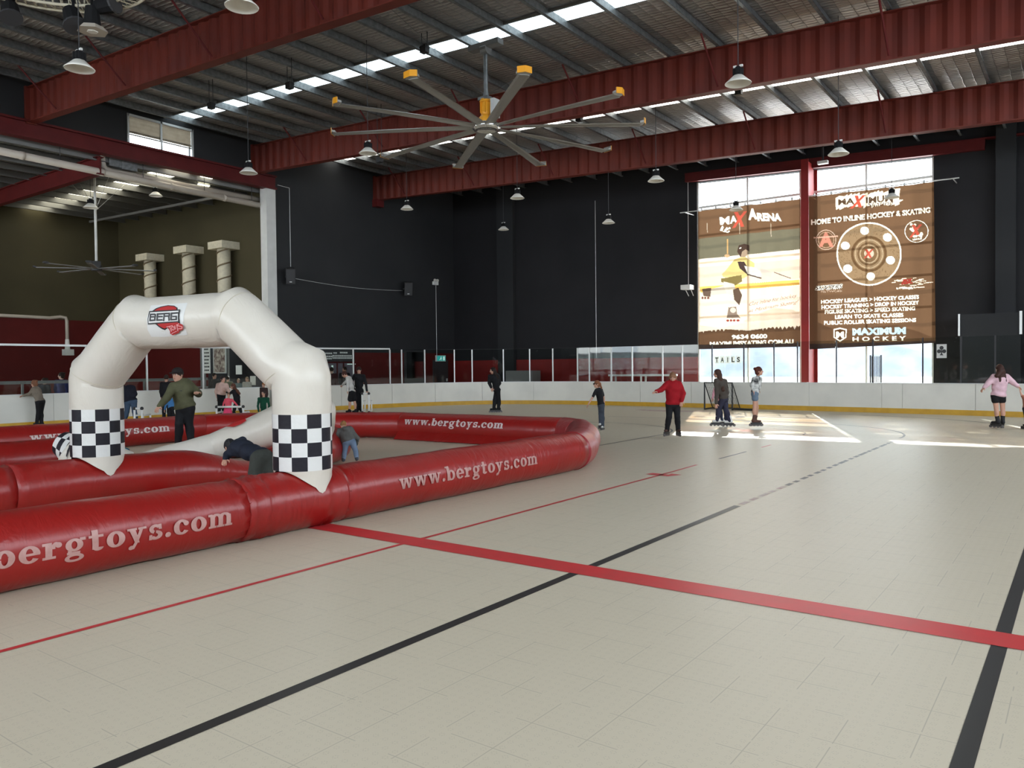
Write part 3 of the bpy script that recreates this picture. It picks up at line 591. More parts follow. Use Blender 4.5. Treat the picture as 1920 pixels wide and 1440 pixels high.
R2.poly(Pq((235, 1240), (284, 1228), (333, 1240), (330, 1300), (284, 1330), (238, 1300)), WHT); R2.poly(Pq((243, 1248), (284, 1238), (325, 1248), (322, 1296), (284, 1320), (246, 1296)), BRD); R2.text('M', Pq((254, 1256), (314, 1256), (314, 1302), (254, 1302)), WHT, bold=.06)
R2.text('MAXIMUM', Pq((370, 1234), (752, 1224), (752, 1276), (370, 1284)), (1.6, 2.1, 2.1), bold=.06); R2.text('HOCKEY', Pq((372, 1296), (752, 1288), (752, 1320), (372, 1326)), WHT, bold=.03, space=1.6)
R2.poly(Pq((60, 1345), (980, 1322), (980, 1400), (60, 1400)), (.16, .10, .08))
banner('hanging_banner', 'brown backlit banner with a round skate plate and a list of skating classes', R2, [(1517, 369), (1751, 341), (1754, 643), (1518, 655)], seed=3)

# ================================================================ rink boards
BP = [(-26, -8), (-26, 3), (-26, 12), (-25.7, 17.2), (-24.9, 21.2), (-24.2, 24.2), (-23.2, 26.8), (-21.4, 28.7), (-18.3, 29.7), (-14, 29.6), (-8.8, 29.25), (-4.0, 28.75), (-1.4, 28.3), (2.2, 27.6), (5.6, 25.8), (8, 22.6), (8.8, 18.5)]
def catmull(P, n=14):
    P = [np.array(p, float) for p in P]; out = []
    for i in range(1, len(P) - 2):
        for t in np.linspace(0, 1, n, endpoint=False):
            a, b_, c, d = P[i - 1:i + 3]; out.append(.5 * (2 * b_ + (c - a) * t + (2 * a - 5 * b_ + 4 * c - d) * t * t + (3 * b_ - a - 3 * c + d) * t ** 3))
    out.append(P[-2]); return np.array(out)
CP = catmull(BP)
CN = np.gradient(CP, axis=0); CN /= np.linalg.norm(CN, axis=1)[:, None]; CN = np.stack([-CN[:, 1], CN[:, 0]], 1)   # outward
CS = np.concatenate([[0], np.cumsum(np.linalg.norm(np.diff(CP, axis=0), axis=1))])
def bat(s, off=0.):
    p = np.array([np.interp(s, CS, CP[:, 0]), np.interp(s, CS, CP[:, 1])]); n = np.array([np.interp(s, CS, CN[:, 0]), np.interp(s, CS, CN[:, 1])]); n /= np.linalg.norm(n); return p + n * off
def board_s(px):          # arc length where the view through a pixel column meets the boards
    xs, _ = project(np.column_stack([CP, np.full(len(CP), 1.0)])); c = (np.column_stack([CP, np.full(len(CP), 1.0)]) - EYE) @ RW
    ok = c[:, 2] > .5; return float(np.interp(px, xs[ok], CS[ok]))
def ribbon(s0, s1, o0, o1, z0, z1, ds=.35):
    b = MB(); n = max(2, int((s1 - s0) / ds) + 1); vs = []
    for s in np.linspace(s0, s1, n):
        a, c = bat(s, o0), bat(s, o1); vs += [(*a, z0), (*c, z0), (*c, z1), (*a, z1)]
    fs = [(4 * i + j, 4 * i + 4 + j, 4 * i + 4 + (j + 1) % 4, 4 * i + (j + 1) % 4)[::-1] for i in range(n - 1) for j in range(4)]
    return b.add(vs, fs + [(0, 3, 2, 1)[::-1], tuple(4 * (n - 1) + q_ for q_ in range(4))[::-1]])
RB = thing('rink_boards', 'low white boards with a yellow kick strip curving round the far side of the rink', 'rink boards', (-18, 29.7, 0))
G0, G1 = board_s(487), board_s(512)
SM = CS[-1]
seams = [board_s(p) for p in (100, 240, 320, 422)] + [G0, G1] + [board_s(p) for p in (640, 735, 816, 904, 1000, 1120, 1200, 1296, 1411, 1517, 1653, 1692, 1829)]
edges = [.2] + seams + [SM - .1]
for a, c in zip(edges[:-1], edges[1:]):
    if abs(a - G0) < 1e-6: continue
    obj('board_panel', ribbon(a + .006, c - .006, 0, .09, .0, 1.0), 'board_white', RB)
for a, c in ((.2, G0), (G1, SM - .1)):
    obj('kick_strip', ribbon(a, c, -.012, 0, .0, .17), 'kick_yellow', RB); obj('cap_rail', ribbon(a, c, -.02, .14, 1.0, 1.02), 'alu', RB)
GL = [-60, 20, 165, 278, 430, 487]
posts = [165, 278, 383, 664.5, 733, 755, 798, 853, 886, 944, 993, 1036, 1082, 1104, 1145, 1184, 1241, 1278, 1334, 1393.6, 1450, 1494, 1567, 1635.6, 1729, 1801, 1865, 1960]
for p in posts:
    s = board_s(p); a, n = bat(s, .07), bat(s + .03, .07)
    d = n - a; d /= np.linalg.norm(d); nn = np.array([-d[1], d[0]]); wdt = .05 if p < 1300 or p > 1800 else .035
    b = MB(); q4 = [a - d * wdt / 2 - nn * .025, a + d * wdt / 2 - nn * .025, a + d * wdt / 2 + nn * .025, a - d * wdt / 2 + nn * .025]
    b.slab([(*v, 1.0) for v in q4], (0, 0, 1), 1.51 if p > 1300 else 1.49, 0); obj('glass_post', b, 'alu' if p < 1300 else 'dark', RB)  # posts before the window coloured dark to stand for backlit shade
gp = [-400] + posts
for a, c in zip(gp[:-1], gp[1:]):
    s0, s1 = (board_s(a) if a > -100 else .2), board_s(c)
    if s0 < G1 < s1: obj('glass_pane', ribbon(s0 + .03, G0, .062, .075, 1.02, 2.5), 'rink_glass', RB); s0 = G1
    obj('glass_pane', ribbon(s0 + .03, s1 - .03, .062, .075, 1.02, 2.5), 'rink_glass', RB)
obj('top_rail', ribbon(.2, board_s(733), .04, .10, 2.49, 2.55), 'alu', RB); obj('top_rail', ribbon(board_s(798), board_s(1300), .063, .074, 2.5, 2.508), 'dark', RB)
b = MB(); a = bat(board_s(664.5), .07); n = bat(board_s(640), .07); b.bar((*a, 2.52), (*n, 2.52), .05, .05); obj('top_rail', b, 'alu', RB)
# letters on the glass
ss = [board_s(p) for p in (1339, 1347, 1357.5, 1368, 1378)]
root = None
for i, ch in enumerate('TAILS'):
    px0 = 1339.0 + i * 10.1; s0, s1 = board_s(px0), board_s(px0 + 8.6); a, c = bat(s0, .055), bat(s1, .055)
    zt, zb = 1.7 + .0, 0; ztop = 2.02; zbot = 1.74
    root = thing('letter_card', f'pale card with a black letter {ch} stuck on the rink glass', 'sign', (*a, zbot), 'letter cards spelling TAILS on the glass')
    b = MB(); b.slab([(*a, zbot), (*c, zbot), (*c, ztop), (*a, ztop)], (.2, -1, 0), .004); obj('card', b, 'card_clear', root)
    v, t, _ = text_tris(ch, bold=.035); d = (c - a) * .66; o0 = a + (c - a) * .17 + np.array([0, -.008]); b = MB()
    if ch == 'I': d = d * .25; o0 = a + (c - a) * .43 + np.array([0, -.008])
    b.add([(*(o0 + d * x), zbot + .045 + y * .19) for x, y in v], [tuple(f) for f in t]); obj('letter', b, 'black', root)
s0 = board_s(1755); s1 = board_s(1774); a, c = bat(s0, .055), bat(s1, .055)
root = thing('club_sign', 'grey square card with a black club symbol on the rink glass', 'sign', (*a, 1.85))
b = MB(); b.slab([(*a, 1.83), (*c, 1.83), (*c, 2.28), (*a, 2.28)], (0, -1, 0), .004); obj('card', b, 'pale_col', root)
b = MB(); m_ = (a + c) / 2; L = np.linalg.norm(c - a); dd = (c - a) / L
def fl(u_, z): return (*(m_ + dd * u_ + np.array([0, -.009])), z)
for (u_, z) in ((0, 2.16), (-.075, 2.05), (.075, 2.05)): b.add([fl(u_ + .062 * math.cos(t), z + .062 * math.sin(t)) for t in np.linspace(0, 6.283, 20)[:-1]], [tuple(range(19))])
b.add([fl(-.015, 2.1), fl(.015, 2.1), fl(.02, 1.97), fl(.06, 1.92), fl(-.06, 1.92), fl(-.02, 1.97)], [(0, 5, 4, 3, 2, 1)]); obj('club', b, 'black', root)
# ================================================================ fittings
def pendant(px, py, depth, label, grp='pendant lamps over the rink', dia=.5, on_=False):
    p = at(px, py, depth); x, y, z = p; top = roofz(x) + .03 if x > WL else 9.52
    root = thing('pendant_lamp', label, 'lamp', (x, y, z), grp); s = dia / .5
    b = MB(); b.lathe((x, y, z), [(.245 * s, -.075 * s), (.25 * s, -.065 * s), (.20 * s, -.02 * s), (.10 * s, .075 * s), (.085 * s, .085 * s), (.08 * s, .075 * s), (.19 * s, -.03 * s), (.24 * s, -.072 * s), (.245 * s, -.075 * s)], 28); obj('lamp_shade', b, 'shade_white', root, True)
    b = MB(); b.lathe((x, y, z), [(.0, .25 * s), (.05 * s, .25 * s), (.06 * s, .22 * s), (.095 * s, .21 * s), (.10 * s, .12 * s), (.085 * s, .085 * s), (0, .085 * s)], 14)
    for k_ in range(8): t = k_ * math.pi / 4; b.bar((x + .085 * s * math.cos(t), y + .085 * s * math.sin(t), z + .08 * s), (x + .085 * s * math.cos(t), y + .085 * s * math.sin(t), z + .21 * s), .03 * s, .05 * s)
    obj('driver_housing', b, 'black_matt', root)
    for q_ in (-.06, .06): b = MB(); b.box((x + (q_ - .03) * s, y - .02, z + .24 * s), (x + (q_ + .03) * s, y + .02, z + .28 * s)); obj('bracket', b, 'white_paint', root)
    b = MB(); b.cyl((x, y, z + .25 * s), (x, y, top), .009, n=6); obj('cord', b, 'dark', root)
    return root
LM = [(149, 122, 13.9, 'cream bell lamp hanging before the nearest red beam, beside the round truss'), (453, 4, 11.9, 'bell lamp cut off by the top edge above the nearest beam'), (1384, 150, 15.1, 'large white bell lamp hanging before the middle red beam, right of the big fan'),
      (1572, 284, 19.4, 'white bell lamp just above the gap between the two banner windows'), (1230, 335, 23.8, 'white bell lamp in front of the dark back wall left of the banner window'),
      (970, 368, 27.4, 'bell lamp hanging under the far beam below the big fan'), (763, 389, 30.8, 'bell lamp hanging low before the dark left wall'), (1141, 415, 30.8, 'bell lamp hanging low against the middle of the dark back wall'),
      (944, 428, 36.9, 'small distant bell lamp in front of the wall pillar'), (690, 283, 21.7, 'bell lamp with two white brackets under the fan blade tips on the left'), (466, 320, 22.4, 'bell lamp at the end of the red lintel beam'),
      (1380, 390, 29.0, 'dark bell lamp in front of the hockey player banner'), (1672, 367, 27.5, 'dark bell lamp in front of the round skate plate banner')]
for a in LM: pendant(*a)
pendant(292, 364, 30.8, 'cream bell lamp glowing below the annex roof pipes', 'pendant lamps in the annex', .5); pendant(170, 386, 30.5, 'cream bell lamp beside the thin pole of the annex fan', 'pendant lamps in the annex', .55)
# small black speakers hung below the clear roof sheets
for px, py, d, lab in ((396, 198, 25.3, 'small black box hanging from the clear roof strip, first from the high window'), (543, 160, 23.2, 'small black box hanging from the clear roof strip, left of the big fan'), (796, 92, 21.0, 'small black box hanging under the clear roof strip near the fan pole'), (712, 299, 27.5, 'small black box below the middle beam left of the fan hub'),
                       (1385, 172, 24.5, 'small black projector light below the white bell lamp'), (1086, 222, 26.5, 'small black box beneath the far clear roof strip, right of the fan hub')):
    x, y, z = at(px, py, d); zt = roofz(x) + .02; root = thing('hanging_floodlight', lab, 'floodlight', (x, y, z), 'small black lights hung from the roof')
    b = MB(); b.box((x - .1, y - .08, z - .1), (x + .1, y + .08, z + .08)); b.box((x - .11, y - .09, z + .02), (x + .11, y + .09, z + .05)); obj('housing', b, 'black', root)
    b = MB(); b.bar((x - .1, y, z + .06), (x - .1, y, zt), .015, .015); b.bar((x + .1, y, z + .06), (x + .1, y, zt), .015, .015); b.bar((x - .1, y, zt), (x + .1, y, zt), .02, .03); obj('yoke', b, 'dark', root)
# big ceiling fan
fx, fy, fz = -12.94, 16.66, 8.05
FAN = thing('ceiling_fan', 'giant ten-blade grey ceiling fan with yellow motor and tips over the rink', 'ceiling fan', (fx, fy, fz))
b = MB(); b.cyl((fx, fy, fz + .75), (fx, fy, roofz(fx) - .3), .055, n=12); b.box((fx - .16, fy - .16, fz + .72), (fx + .16, fy + .16, fz + .80)); b.cyl((fx, fy, fz + .8), (fx, fy, fz + 1.0), .09, .055, 12); obj('pole', b, 'galv', FAN)
b = MB(); b.box((fx - .5, fy - .12, roofz(fx) - .42), (fx + .5, fy + .12, roofz(fx) - .28)); b.cyl((fx - .1, fy, roofz(fx) - .45), (fx + .1, fy, roofz(fx) - .45), .14, n=12); obj('mount', b, 'galv_dull', FAN)
b = MB(); b.lathe((fx, fy, fz), [(0, .78), (.13, .78), (.17, .74), (.17, .68), (.14, .66), (.15, .40), (.13, .34), (.20, .26), (.24, .18), (.24, .12), (0, .12)], 18)
for k_ in range(6): t = k_ * math.pi / 3; b.bar((fx + .15 * math.cos(t), fy + .15 * math.sin(t), fz + .38), (fx + .15 * math.cos(t), fy + .15 * math.sin(t), fz + .66), .02, .05)
obj('motor', b, 'orange', FAN, False)
b = MB(); b.box((fx + .24, fy - .13, fz + .22), (fx + .36, fy + .13, fz + .70)); b.cyl((fx + .2, fy, fz + .5), (fx + .27, fy, fz + .3), .03, n=6); obj('control_box', b, 'alu', FAN)
b = MB(); b.lathe((fx, fy, fz), [(0, .13), (.20, .13), (.36, .09), (.38, .05), (.38, -.02), (.33, -.06), (.26, -.07), (.24, -.04), (0, -.04)], 36); obj('hub', b, 'chrome', FAN, True)
for k_ in range(10):
    a = math.radians(-40.5 + 36 * k_ + (1.2 if k_ % 2 else 0)); c, s = math.cos(a), math.sin(a)
    def F(r_, t_, z_): return (fx + c * r_ - s * t_, fy + s * r_ + c * t_, fz + z_)
    b = MB(); n = 10; vs = []; prof = [(-.13, .035), (-.06, .045), (.03, .035), (.10, .012), (.14, -.03), (.10, -.012), (.0, .005), (-.08, .012)]
    prof = [(t_, z_) for t_, z_ in prof]
    for i in range(n + 1):
        rr = .36 + (4.05 - .36) * i / n; tw = .35 - .2 * i / n; dz = -.02 * (i / n) ** 2 * 3
        for t_, z_ in prof: vs.append(F(rr, t_ * math.cos(tw) - z_ * math.sin(tw), z_ * math.cos(tw) + t_ * math.sin(tw) + dz))
    m_ = len(prof); b.add(vs, [(i * m_ + j, i * m_ + (j + 1) % m_, (i + 1) * m_ + (j + 1) % m_, (i + 1) * m_ + j) for i in range(n) for j in range(m_)] + [tuple(range(m_)), tuple(range(n * m_, (n + 1) * m_))[::-1]])
    bl = obj('blade', b, 'fan_blade', FAN, False)
    b = MB(); rr = 4.04; b.slab([F(rr, -.17, -.05), F(rr + .10, -.16, -.03), F(rr + .14, .0, .0), F(rr + .10, .15, -.02), F(rr, .16, -.04)], (0, 0, 1), .05, 1); b.slab([F(rr + .10, -.17, -.06), F(rr + .145, .0, -.04), F(rr + .10, .16, -.05), F(rr + .115, .16, -.05), F(rr + .16, .0, -.04), F(rr + .115, -.17, -.06)], (0, 0, 1), .14, 0); b.slab([F(rr + .09, -.17, -.055), F(rr + .135, .0, -.035), F(rr + .09, .16, -.045), F(rr + .099, .16, -.045), F(rr + .144, .0, -.035), F(rr + .099, -.17, -.055)], (0, 0, 1), .13, 1); t_ = sub('blade_tip', b, ['orange', 'fan_blade'], bl, label='winglet, yellow outside')
for k_ in range(3):          # guy wires
    a = math.radians(20 + 120 * k_); b = MB(); b.cyl((fx + .08 * math.cos(a), fy + .08 * math.sin(a), fz + .9), (fx + 3.2 * math.cos(a), fy + 3.2 * math.sin(a), roofz(fx + 3.2 * math.cos(a)) - .25), .005, n=5); obj('guy_wire', b, 'dark', FAN)
# annex fan
p = at(181, 504, 31.5); ax_, ay_, az_ = p
AFN = thing('ceiling_fan', 'slim dark eight-blade ceiling fan on a long white pole in the annex', 'ceiling fan', (ax_, ay_, az_))
b = MB(); b.cyl((ax_, ay_, az_ + .15), (ax_, ay_, 9.4), .05, n=10); obj('pole', b, 'pale_col', AFN)
b = MB(); b.cyl((ax_, ay_, az_ - .08), (ax_, ay_, az_ + .14), .2, n=16); b.box((ax_ - .12, ay_ - .12, az_ + .1), (ax_ + .12, ay_ + .12, az_ + .3)); obj('hub', b, 'dark', AFN)
for k_ in range(8):
    a = math.radians(12 + 45 * k_); c, s = math.cos(a), math.sin(a); b = MB(); b.bar((ax_ + c * .2, ay_ + s * .2, az_), (ax_ + c * 2.1, ay_ + s * 2.1, az_ - .02), .17, .03); bl = obj('blade', b, 'galv_dull', AFN)
    b = MB(); b.bar((ax_ + c * 2.09, ay_ + s * 2.09, az_), (ax_ + c * 2.2, ay_ + s * 2.2, az_ + .02), .2, .06); sub('blade_tip', b, 'dark', bl)
for sx_, sy_ in ((1.2, 0), (-1.2, 0), (0, 1.2), (0, -1.2)): b = MB(); b.cyl((ax_, ay_, az_ + 2.3), (ax_ + sx_, ay_ + sy_, 9.35), .008, n=5); obj('guy_wire', b, 'alu', AFN)
# pipes below the lintel
P0, P1 = on(-30, 277, 0, -28.45), on(492, 386, 0, -28.45)
t = thing('drain_pipe', 'long pale pipe running below the red lintel into the white column', 'pipe', tuple(P0))
b = MB(); b.cyl(P0, P1, .125, n=16); pp = obj('pipe', b, 'pvc', t, True)
for f_ in (.1, .35, .6, .82): c = P0 + (P1 - P0) * f_; d = (P1 - P0) / np.linalg.norm(P1 - P0); b = MB(); b.cyl(c, c + d * .12, .138, n=16); obj('coupling', b, 'pvc', t, True)
for f_ in (.22, .5, .74, .95): c = P0 + (P1 - P0) * f_; b = MB(); b.cyl(c, (c[0], c[1], 9.4), .012, n=6); obj('hanger', b, 'dark', t)
Q0, Q1 = on(192, 318, 0, -28.65), on(492, 376, 0, -28.65); Q2 = Q0 + [0, 0, .9]
t = thing('drain_pipe', 'shorter pale pipe above the long one, starting at a bend under a sheet metal box', 'pipe', tuple(Q0))
b = MB(); d = (Q1 - Q0) / np.linalg.norm(Q1 - Q0); b.tube([Q2, Q0 + [0, 0, .28], Q0 + [0, 0, .12] + d * .03, Q0 + [0, 0, .03] + d * .12, Q0 + d * .3, Q1], .11, 14); obj('pipe', b, 'pvc', t, True)
for f_ in (.3, .55, .8): c = Q0 + (Q1 - Q0) * f_; b = MB(); b.cyl(c, (c[0], c[1], 9.4), .012, n=6); obj('hanger', b, 'dark', t)
c = on(196, 299, 0, -28.7) + [0, .62, -.03]; b = MB(); b.box(c - [.2, .55, .2], c + [.2, .45, .1]); b.box(c - [.22, .1, .23], c + [.22, .48, .13]); tag(obj('duct_box', b, 'galv', loc=tuple(c)), 'grey sheet metal box above the pipe bend in the annex', 'duct box')
# plaster half columns on the annex wall
for i, (pl, pr, pt, pb) in enumerate(((270, 292, 484, 500), (342, 365, 470, 500), (408, 431, 462, 500))):
    c0, c1 = on(pl, pt, 1, 20.95), on(pr, pt, 1, 20.95); cx_ = on((pl + pr) / 2, pt, 1, 20.85)[0]; rr = (pr - pl) / 2 * 39.0 / FPX; zt = on((pl + pr) / 2, pt + 6, 1, 20.85)[2]
    t = thing('plaster_column', ['cream plaster column wound with a dark vine, shortest and nearest the annex corner', 'cream plaster column wound with a dark vine, between the other two', 'cream plaster column wound with a dark vine, nearest the white post'][i], 'column', (cx_, 20.95, 4.4), 'vine-wound columns on the annex wall')
    b = MB(); b.cyl((cx_, 20.85, 4.6), (cx_, 20.85, zt), rr * .95, n=24); obj('shaft', b, 'plaster', t, True)
    b = MB(); b.box((cx_ - rr * 1.75, 20.4, zt), (cx_ + rr * 1.75, 21.3, zt + .32)); obj('capital', b, 'plaster', t)
    b = MB(); b.box((cx_ - rr * 1.3, 20.45, 4.4), (cx_ + rr * 1.3, 21.3, 4.6)); obj('base', b, 'plaster', t)
    b = MB(); H = zt - 4.6; b.tube([(cx_ + rr * .98 * math.cos(a), 20.85 + rr * .98 * math.sin(a), 4.6 + H * a / (2 * math.pi * 4)) for a in np.linspace(0, 2 * math.pi * 4, 96)], .035, 5); obj('vine', b, 'rope_dark', t, True)
# wall speakers, emergency light, exit sign, camera, conduits
for px, py, lab in ((545, 517, 'black loudspeaker tilted down from the left wall, beside the pale column'), (765, 541, 'black loudspeaker tilted down from the left wall, nearer the corner')):
    p = on(px, py, 0, WL + .35); t = thing('wall_speaker', lab, 'speaker', tuple(p), 'loudspeakers on the left wall')
    E_ = Euler((0, math.radians(16), math.radians(-38))).to_matrix(); mk = lambda a, c: [tuple(np.array(E_ @ Vector(v)) + p) for v in [(a[0], a[1], a[2]), (c[0], a[1], a[2]), (c[0], c[1], a[2]), (a[0], c[1], a[2]), (a[0], a[1], c[2]), (c[0], a[1], c[2]), (c[0], c[1], c[2]), (a[0], c[1], c[2])]]
    BF = [(0, 3, 2, 1), (4, 5, 6, 7), (0, 1, 5, 4), (1, 2, 6, 5), (2, 3, 7, 6), (3, 0, 4, 7)]
    vs = [(-.18, -.13, -.33), (.18, -.2, -.33), (.18, .2, -.33), (-.18, .13, -.33), (-.18, -.13, .33), (.18, -.2, .33), (.18, .2, .33), (-.18, .13, .33)]
    b = MB(); b.add([tuple(np.array(E_ @ Vector(v)) + p) for v in vs], BF); obj('cabinet', b, 'black', t)
    b = MB(); b.add(mk((.18, -.17, -.29), (.195, .17, .29)), BF); obj('grille', b, 'dark', t)
    b = MB(); b.add(mk((.195, -.05, -.25), (.2, .05, -.22)), BF); obj('badge', b, 'paper', t)
    b = MB(); b.bar(p, (WL, p[1], p[2]), .06, .08); obj('bracket', b, 'dark', t)
p = on(545, 500, 0, WL + .02); pt = on(540, 352, 0, WL + .02); b = MB(); b.cyl(p, (p[0], p[1], pt[2]), .012, n=6); b.cyl((p[0], p[1], pt[2]), (p[0], 21.45, pt[2] + .02), .012, n=6); tag(obj('speaker_cable', b, 'alu', loc=tuple(p)), 'thin pale conduit rising from the loudspeaker beside the pale column', 'cable')
p1, p2 = on(552, 522, 0, WL + .02), on(755, 545, 0, WL + .02); b = MB(); b.tube([p1 + (p2 - p1) * f_ + [0, 0, -.12 * math.sin(f_ * math.pi)] for f_ in np.linspace(0, 1, 12)], .01, 5); tag(obj('speaker_cable', b, 'alu', loc=tuple(p1)), 'thin sagging cable strung between the two wall loudspeakers', 'cable')
p = on(817, 530, 0, WL + .13); t = thing('emergency_light', 'small white twin emergency light high on the left wall', 'light', tuple(p)); b = MB(); b.box(p - [.1, .16, .12], p + [.05, .16, .06]) ; obj('housing', b, 'white_paint', t)
for s_ in (-.1, .1): b = MB(); b.ball(p + [.03, s_, .12], .08); obj('lamp_head', b, 'shade_white', t, True)
b = MB(); b.cyl(p - [.08, -.1, .1], (p[0] - .08, p[1] + .1, 2.35), .011, n=6); obj('conduit', b, 'alu', t)
p = on(826, 672, 0, WL + .12); t = thing('exit_sign', 'small green running-man exit sign above a dark door', 'sign', tuple(p)); b = MB(); b.box(p - [.05, .36, .16], p + [.05, .36, .16]); obj('housing', b, 'white_paint', t); b = MB(); b.box(p + [.05, -.33, -.13], p + [.06, .33, .13]); obj('face', b, 'teal', t)
b = MB(); x_ = p[0] + .065; y_, z_ = p[1], p[2]
b.box((x_, y_ + .13, z_ - .1), (x_ + .004, y_ + .27, z_ + .1)); b.ball((x_, y_ - .02, z_ + .07), (.006, .03, .03)); b.bar((x_, y_ - .03, z_ + .04), (x_, y_ - .07, z_ - .03), .006, .05); b.bar((x_, y_ - .07, z_ - .02), (x_, y_ + .01, z_ - .09), .006, .03); b.bar((x_, y_ - .07, z_ - .02), (x_, y_ - .16, z_ - .09), .006, .03); b.bar((x_, y_ - .04, z_ + .03), (x_, y_ + .05, z_ - .01), .006, .025)
obj('pictogram', b, 'sign_white', t)
b = MB(); pd_ = on(826, 690, 0, WL + .03); b.box((WL, pd_[1] - .6, 0), (WL + .05, pd_[1] + .6, 2.1)); dr = struct('door_1', b, 'dark'); b = MB(); b.box((WL + .05, pd_[1] + .42, .95), (WL + .1, pd_[1] + .5, 1.1)); obj('door_handle', b, 'alu', dr)
p = on(1290, 540, 1, WB - .15); t = thing('wall_projector', 'small white projector on two struts beside the banner window', 'projector', tuple(p)); b = MB(); b.box(p - [.22, .3, .08], p + [.22, .15, .12]); obj('housing', b, 'white_paint', t)
b = MB(); b.bar(p + [-.15, .1, -.08], p + [-.02, .13, -.35], .03, .03); b.bar(p + [.1, .1, -.08], p + [.2, .13, -.35], .03, .03); obj('bracket', b, 'white_paint', t); b = MB(); b.cyl(p + [-.02, .1, .1], (p[0] - .02, WB - .04, 10.1), .014, n=6); obj('conduit', b, 'alu', t)
p = on(1118, 640, 1, WB - .02); b = MB(); b.cyl((p[0], p[1], 2.1), (p[0], p[1], 9.6), .012, n=6); tag(obj('wall_cable', b, 'alu', loc=(p[0], p[1], 2.1)), 'thin vertical cable running up the middle of the dark back wall', 'cable')
p = on(1543, 290, 1, 27.0); t = thing('motion_sensor', 'small white sensor box on a black drop pipe before the window head', 'sensor', tuple(p)); x, y, z = at(1543, 305, 29.5); t.location = (x, y, z); b = MB(); b.box((x - .18, y - .1, z - .05), (x + .18, y + .1, z + .06)); obj('housing', b, 'white_paint', t); b = MB(); b.cyl((x, y, z + .05), (x, y, roofz(x) - .2), .035, n=8); obj('drop_pipe', b, 'black', t)
# annex pipe on the red wall and its ledge
p0, p1 = on(125, 588, 0, AX + .1), on(126, 655, 0, AX + .1); t = thing('air_duct', 'white pipe running along the annex wall and dropping to a white outlet', 'pipe', tuple(p1))
b = MB(); b.tube([(AX + .08, p0[1] - 9, 4.42), (AX + .08, p0[1] - .8, 4.32), (AX + .08, p0[1] - .3, 4.40), (AX + .1, p0[1] - .05, 4.36), (AX + .1, p0[1], 4.2), (AX + .1, p0[1], p1[2])], .08, 10); obj('pipe', b, 'pvc', t, True)
b = MB(); b.cyl((AX + .1, p0[1], p1[2]), (AX + .1, p0[1], p1[2] + .5), .12, .09, 12); b.box((AX, p0[1] - .22, p1[2] - .3), (AX + .3, p0[1] + .22, p1[2])); obj('outlet', b, 'white_paint', t)
# bench rail behind the boards in the annex
b = MB(); b.bar((-27.3, 1, 1.36), (-27.3, 17.5, 1.36), .1, .1); t = tag(obj('bench_rail', b, 'galv_dull', loc=(-27.3, 9, 1.36)), 'grey horizontal rail behind the left boards where spectators sit', 'rail')
for y in (3, 7, 11, 15): b = MB(); b.bar((-27.3, y, 0), (-27.3, y, 1.35), .06, .06); o = obj('rail_post', b, 'galv_dull'); o.parent = t; o.location = (27.3, -9, -1.36)
# party room shop front behind the boards under the arch
def wallquad(a, c, Y, t_=.03): return a
def signboard(name, label, cat, p_tl, p_br, Y, m, lines=0, mt='black', frame=None):
    a, c = on(*p_tl, 1, Y), on(*p_br, 1, Y); t = thing(name, label, cat, (a[0], Y, c[2])); b = MB(); b.box((a[0], Y - .03, c[2]), (c[0], Y, a[2])); obj('panel', b, m, t)
    b = MB(); H = a[2] - c[2]; W_ = c[0] - a[0]
    for i in range(lines):
        z = a[2] - H * (i + .7) / (lines + .4); x = a[0] + W_ * .08
        while x < c[0] - W_ * .2: w_ = random.uniform(.06, .16) * W_ * 2; b.box((x, Y - .035, z), (min(x + w_, c[0] - .03), Y - .03, z + H / lines * .38)); x += w_ + W_ * .05
    if lines: obj('lettering', b, mt, t)
    if frame: b = MB(); f_ = .05; [b.box(*e) for e in (((a[0] - f_, Y - .05, c[2] - f_), (a[0], Y, a[2] + f_)), ((c[0], Y - .05, c[2] - f_), (c[0] + f_, Y, a[2] + f_)), ((a[0], Y - .05, a[2]), (c[0], Y, a[2] + f_)), ((a[0], Y - .05, c[2] - f_), (c[0], Y, c[2])))]; obj('frame', b, frame, t)
    return t
YS = AY - .02
b = MB()
for px in (378, 384, 429): x = on(px, 690, 1, AY)[0]; b.box((x - .05, AY - .03, .9), (x + .05, AY + .02, 3.3))
b.box((-34.6, AY - .03, 3.2), (WL - .3, AY + .02, 3.3)); b.box((-34.6, AY - .06, .86), (WL - .3, AY + .02, .93)); struct('window_3', b, 'galv_dull')
signboard('price_board', 'tall pale price list with rows of black writing beside the dark poster', 'sign', (383, 652), (395, 700), YS, 'paper', 7)
signboard('framed_poster', 'dark framed poster with busy pale artwork next to the price list', 'poster', (402, 654), (424, 698), YS, 'poster_a', frame='alu')
signboard('notice_sheet', 'small blank white sheet taped to the dark party room window', 'notice', (443, 685), (454, 702), YS, 'paper')
signboard('notice_sheet', 'pale blue-green sheet low on the party room window beside the arch', 'notice', (470, 705), (480, 722), YS, 'board_white')
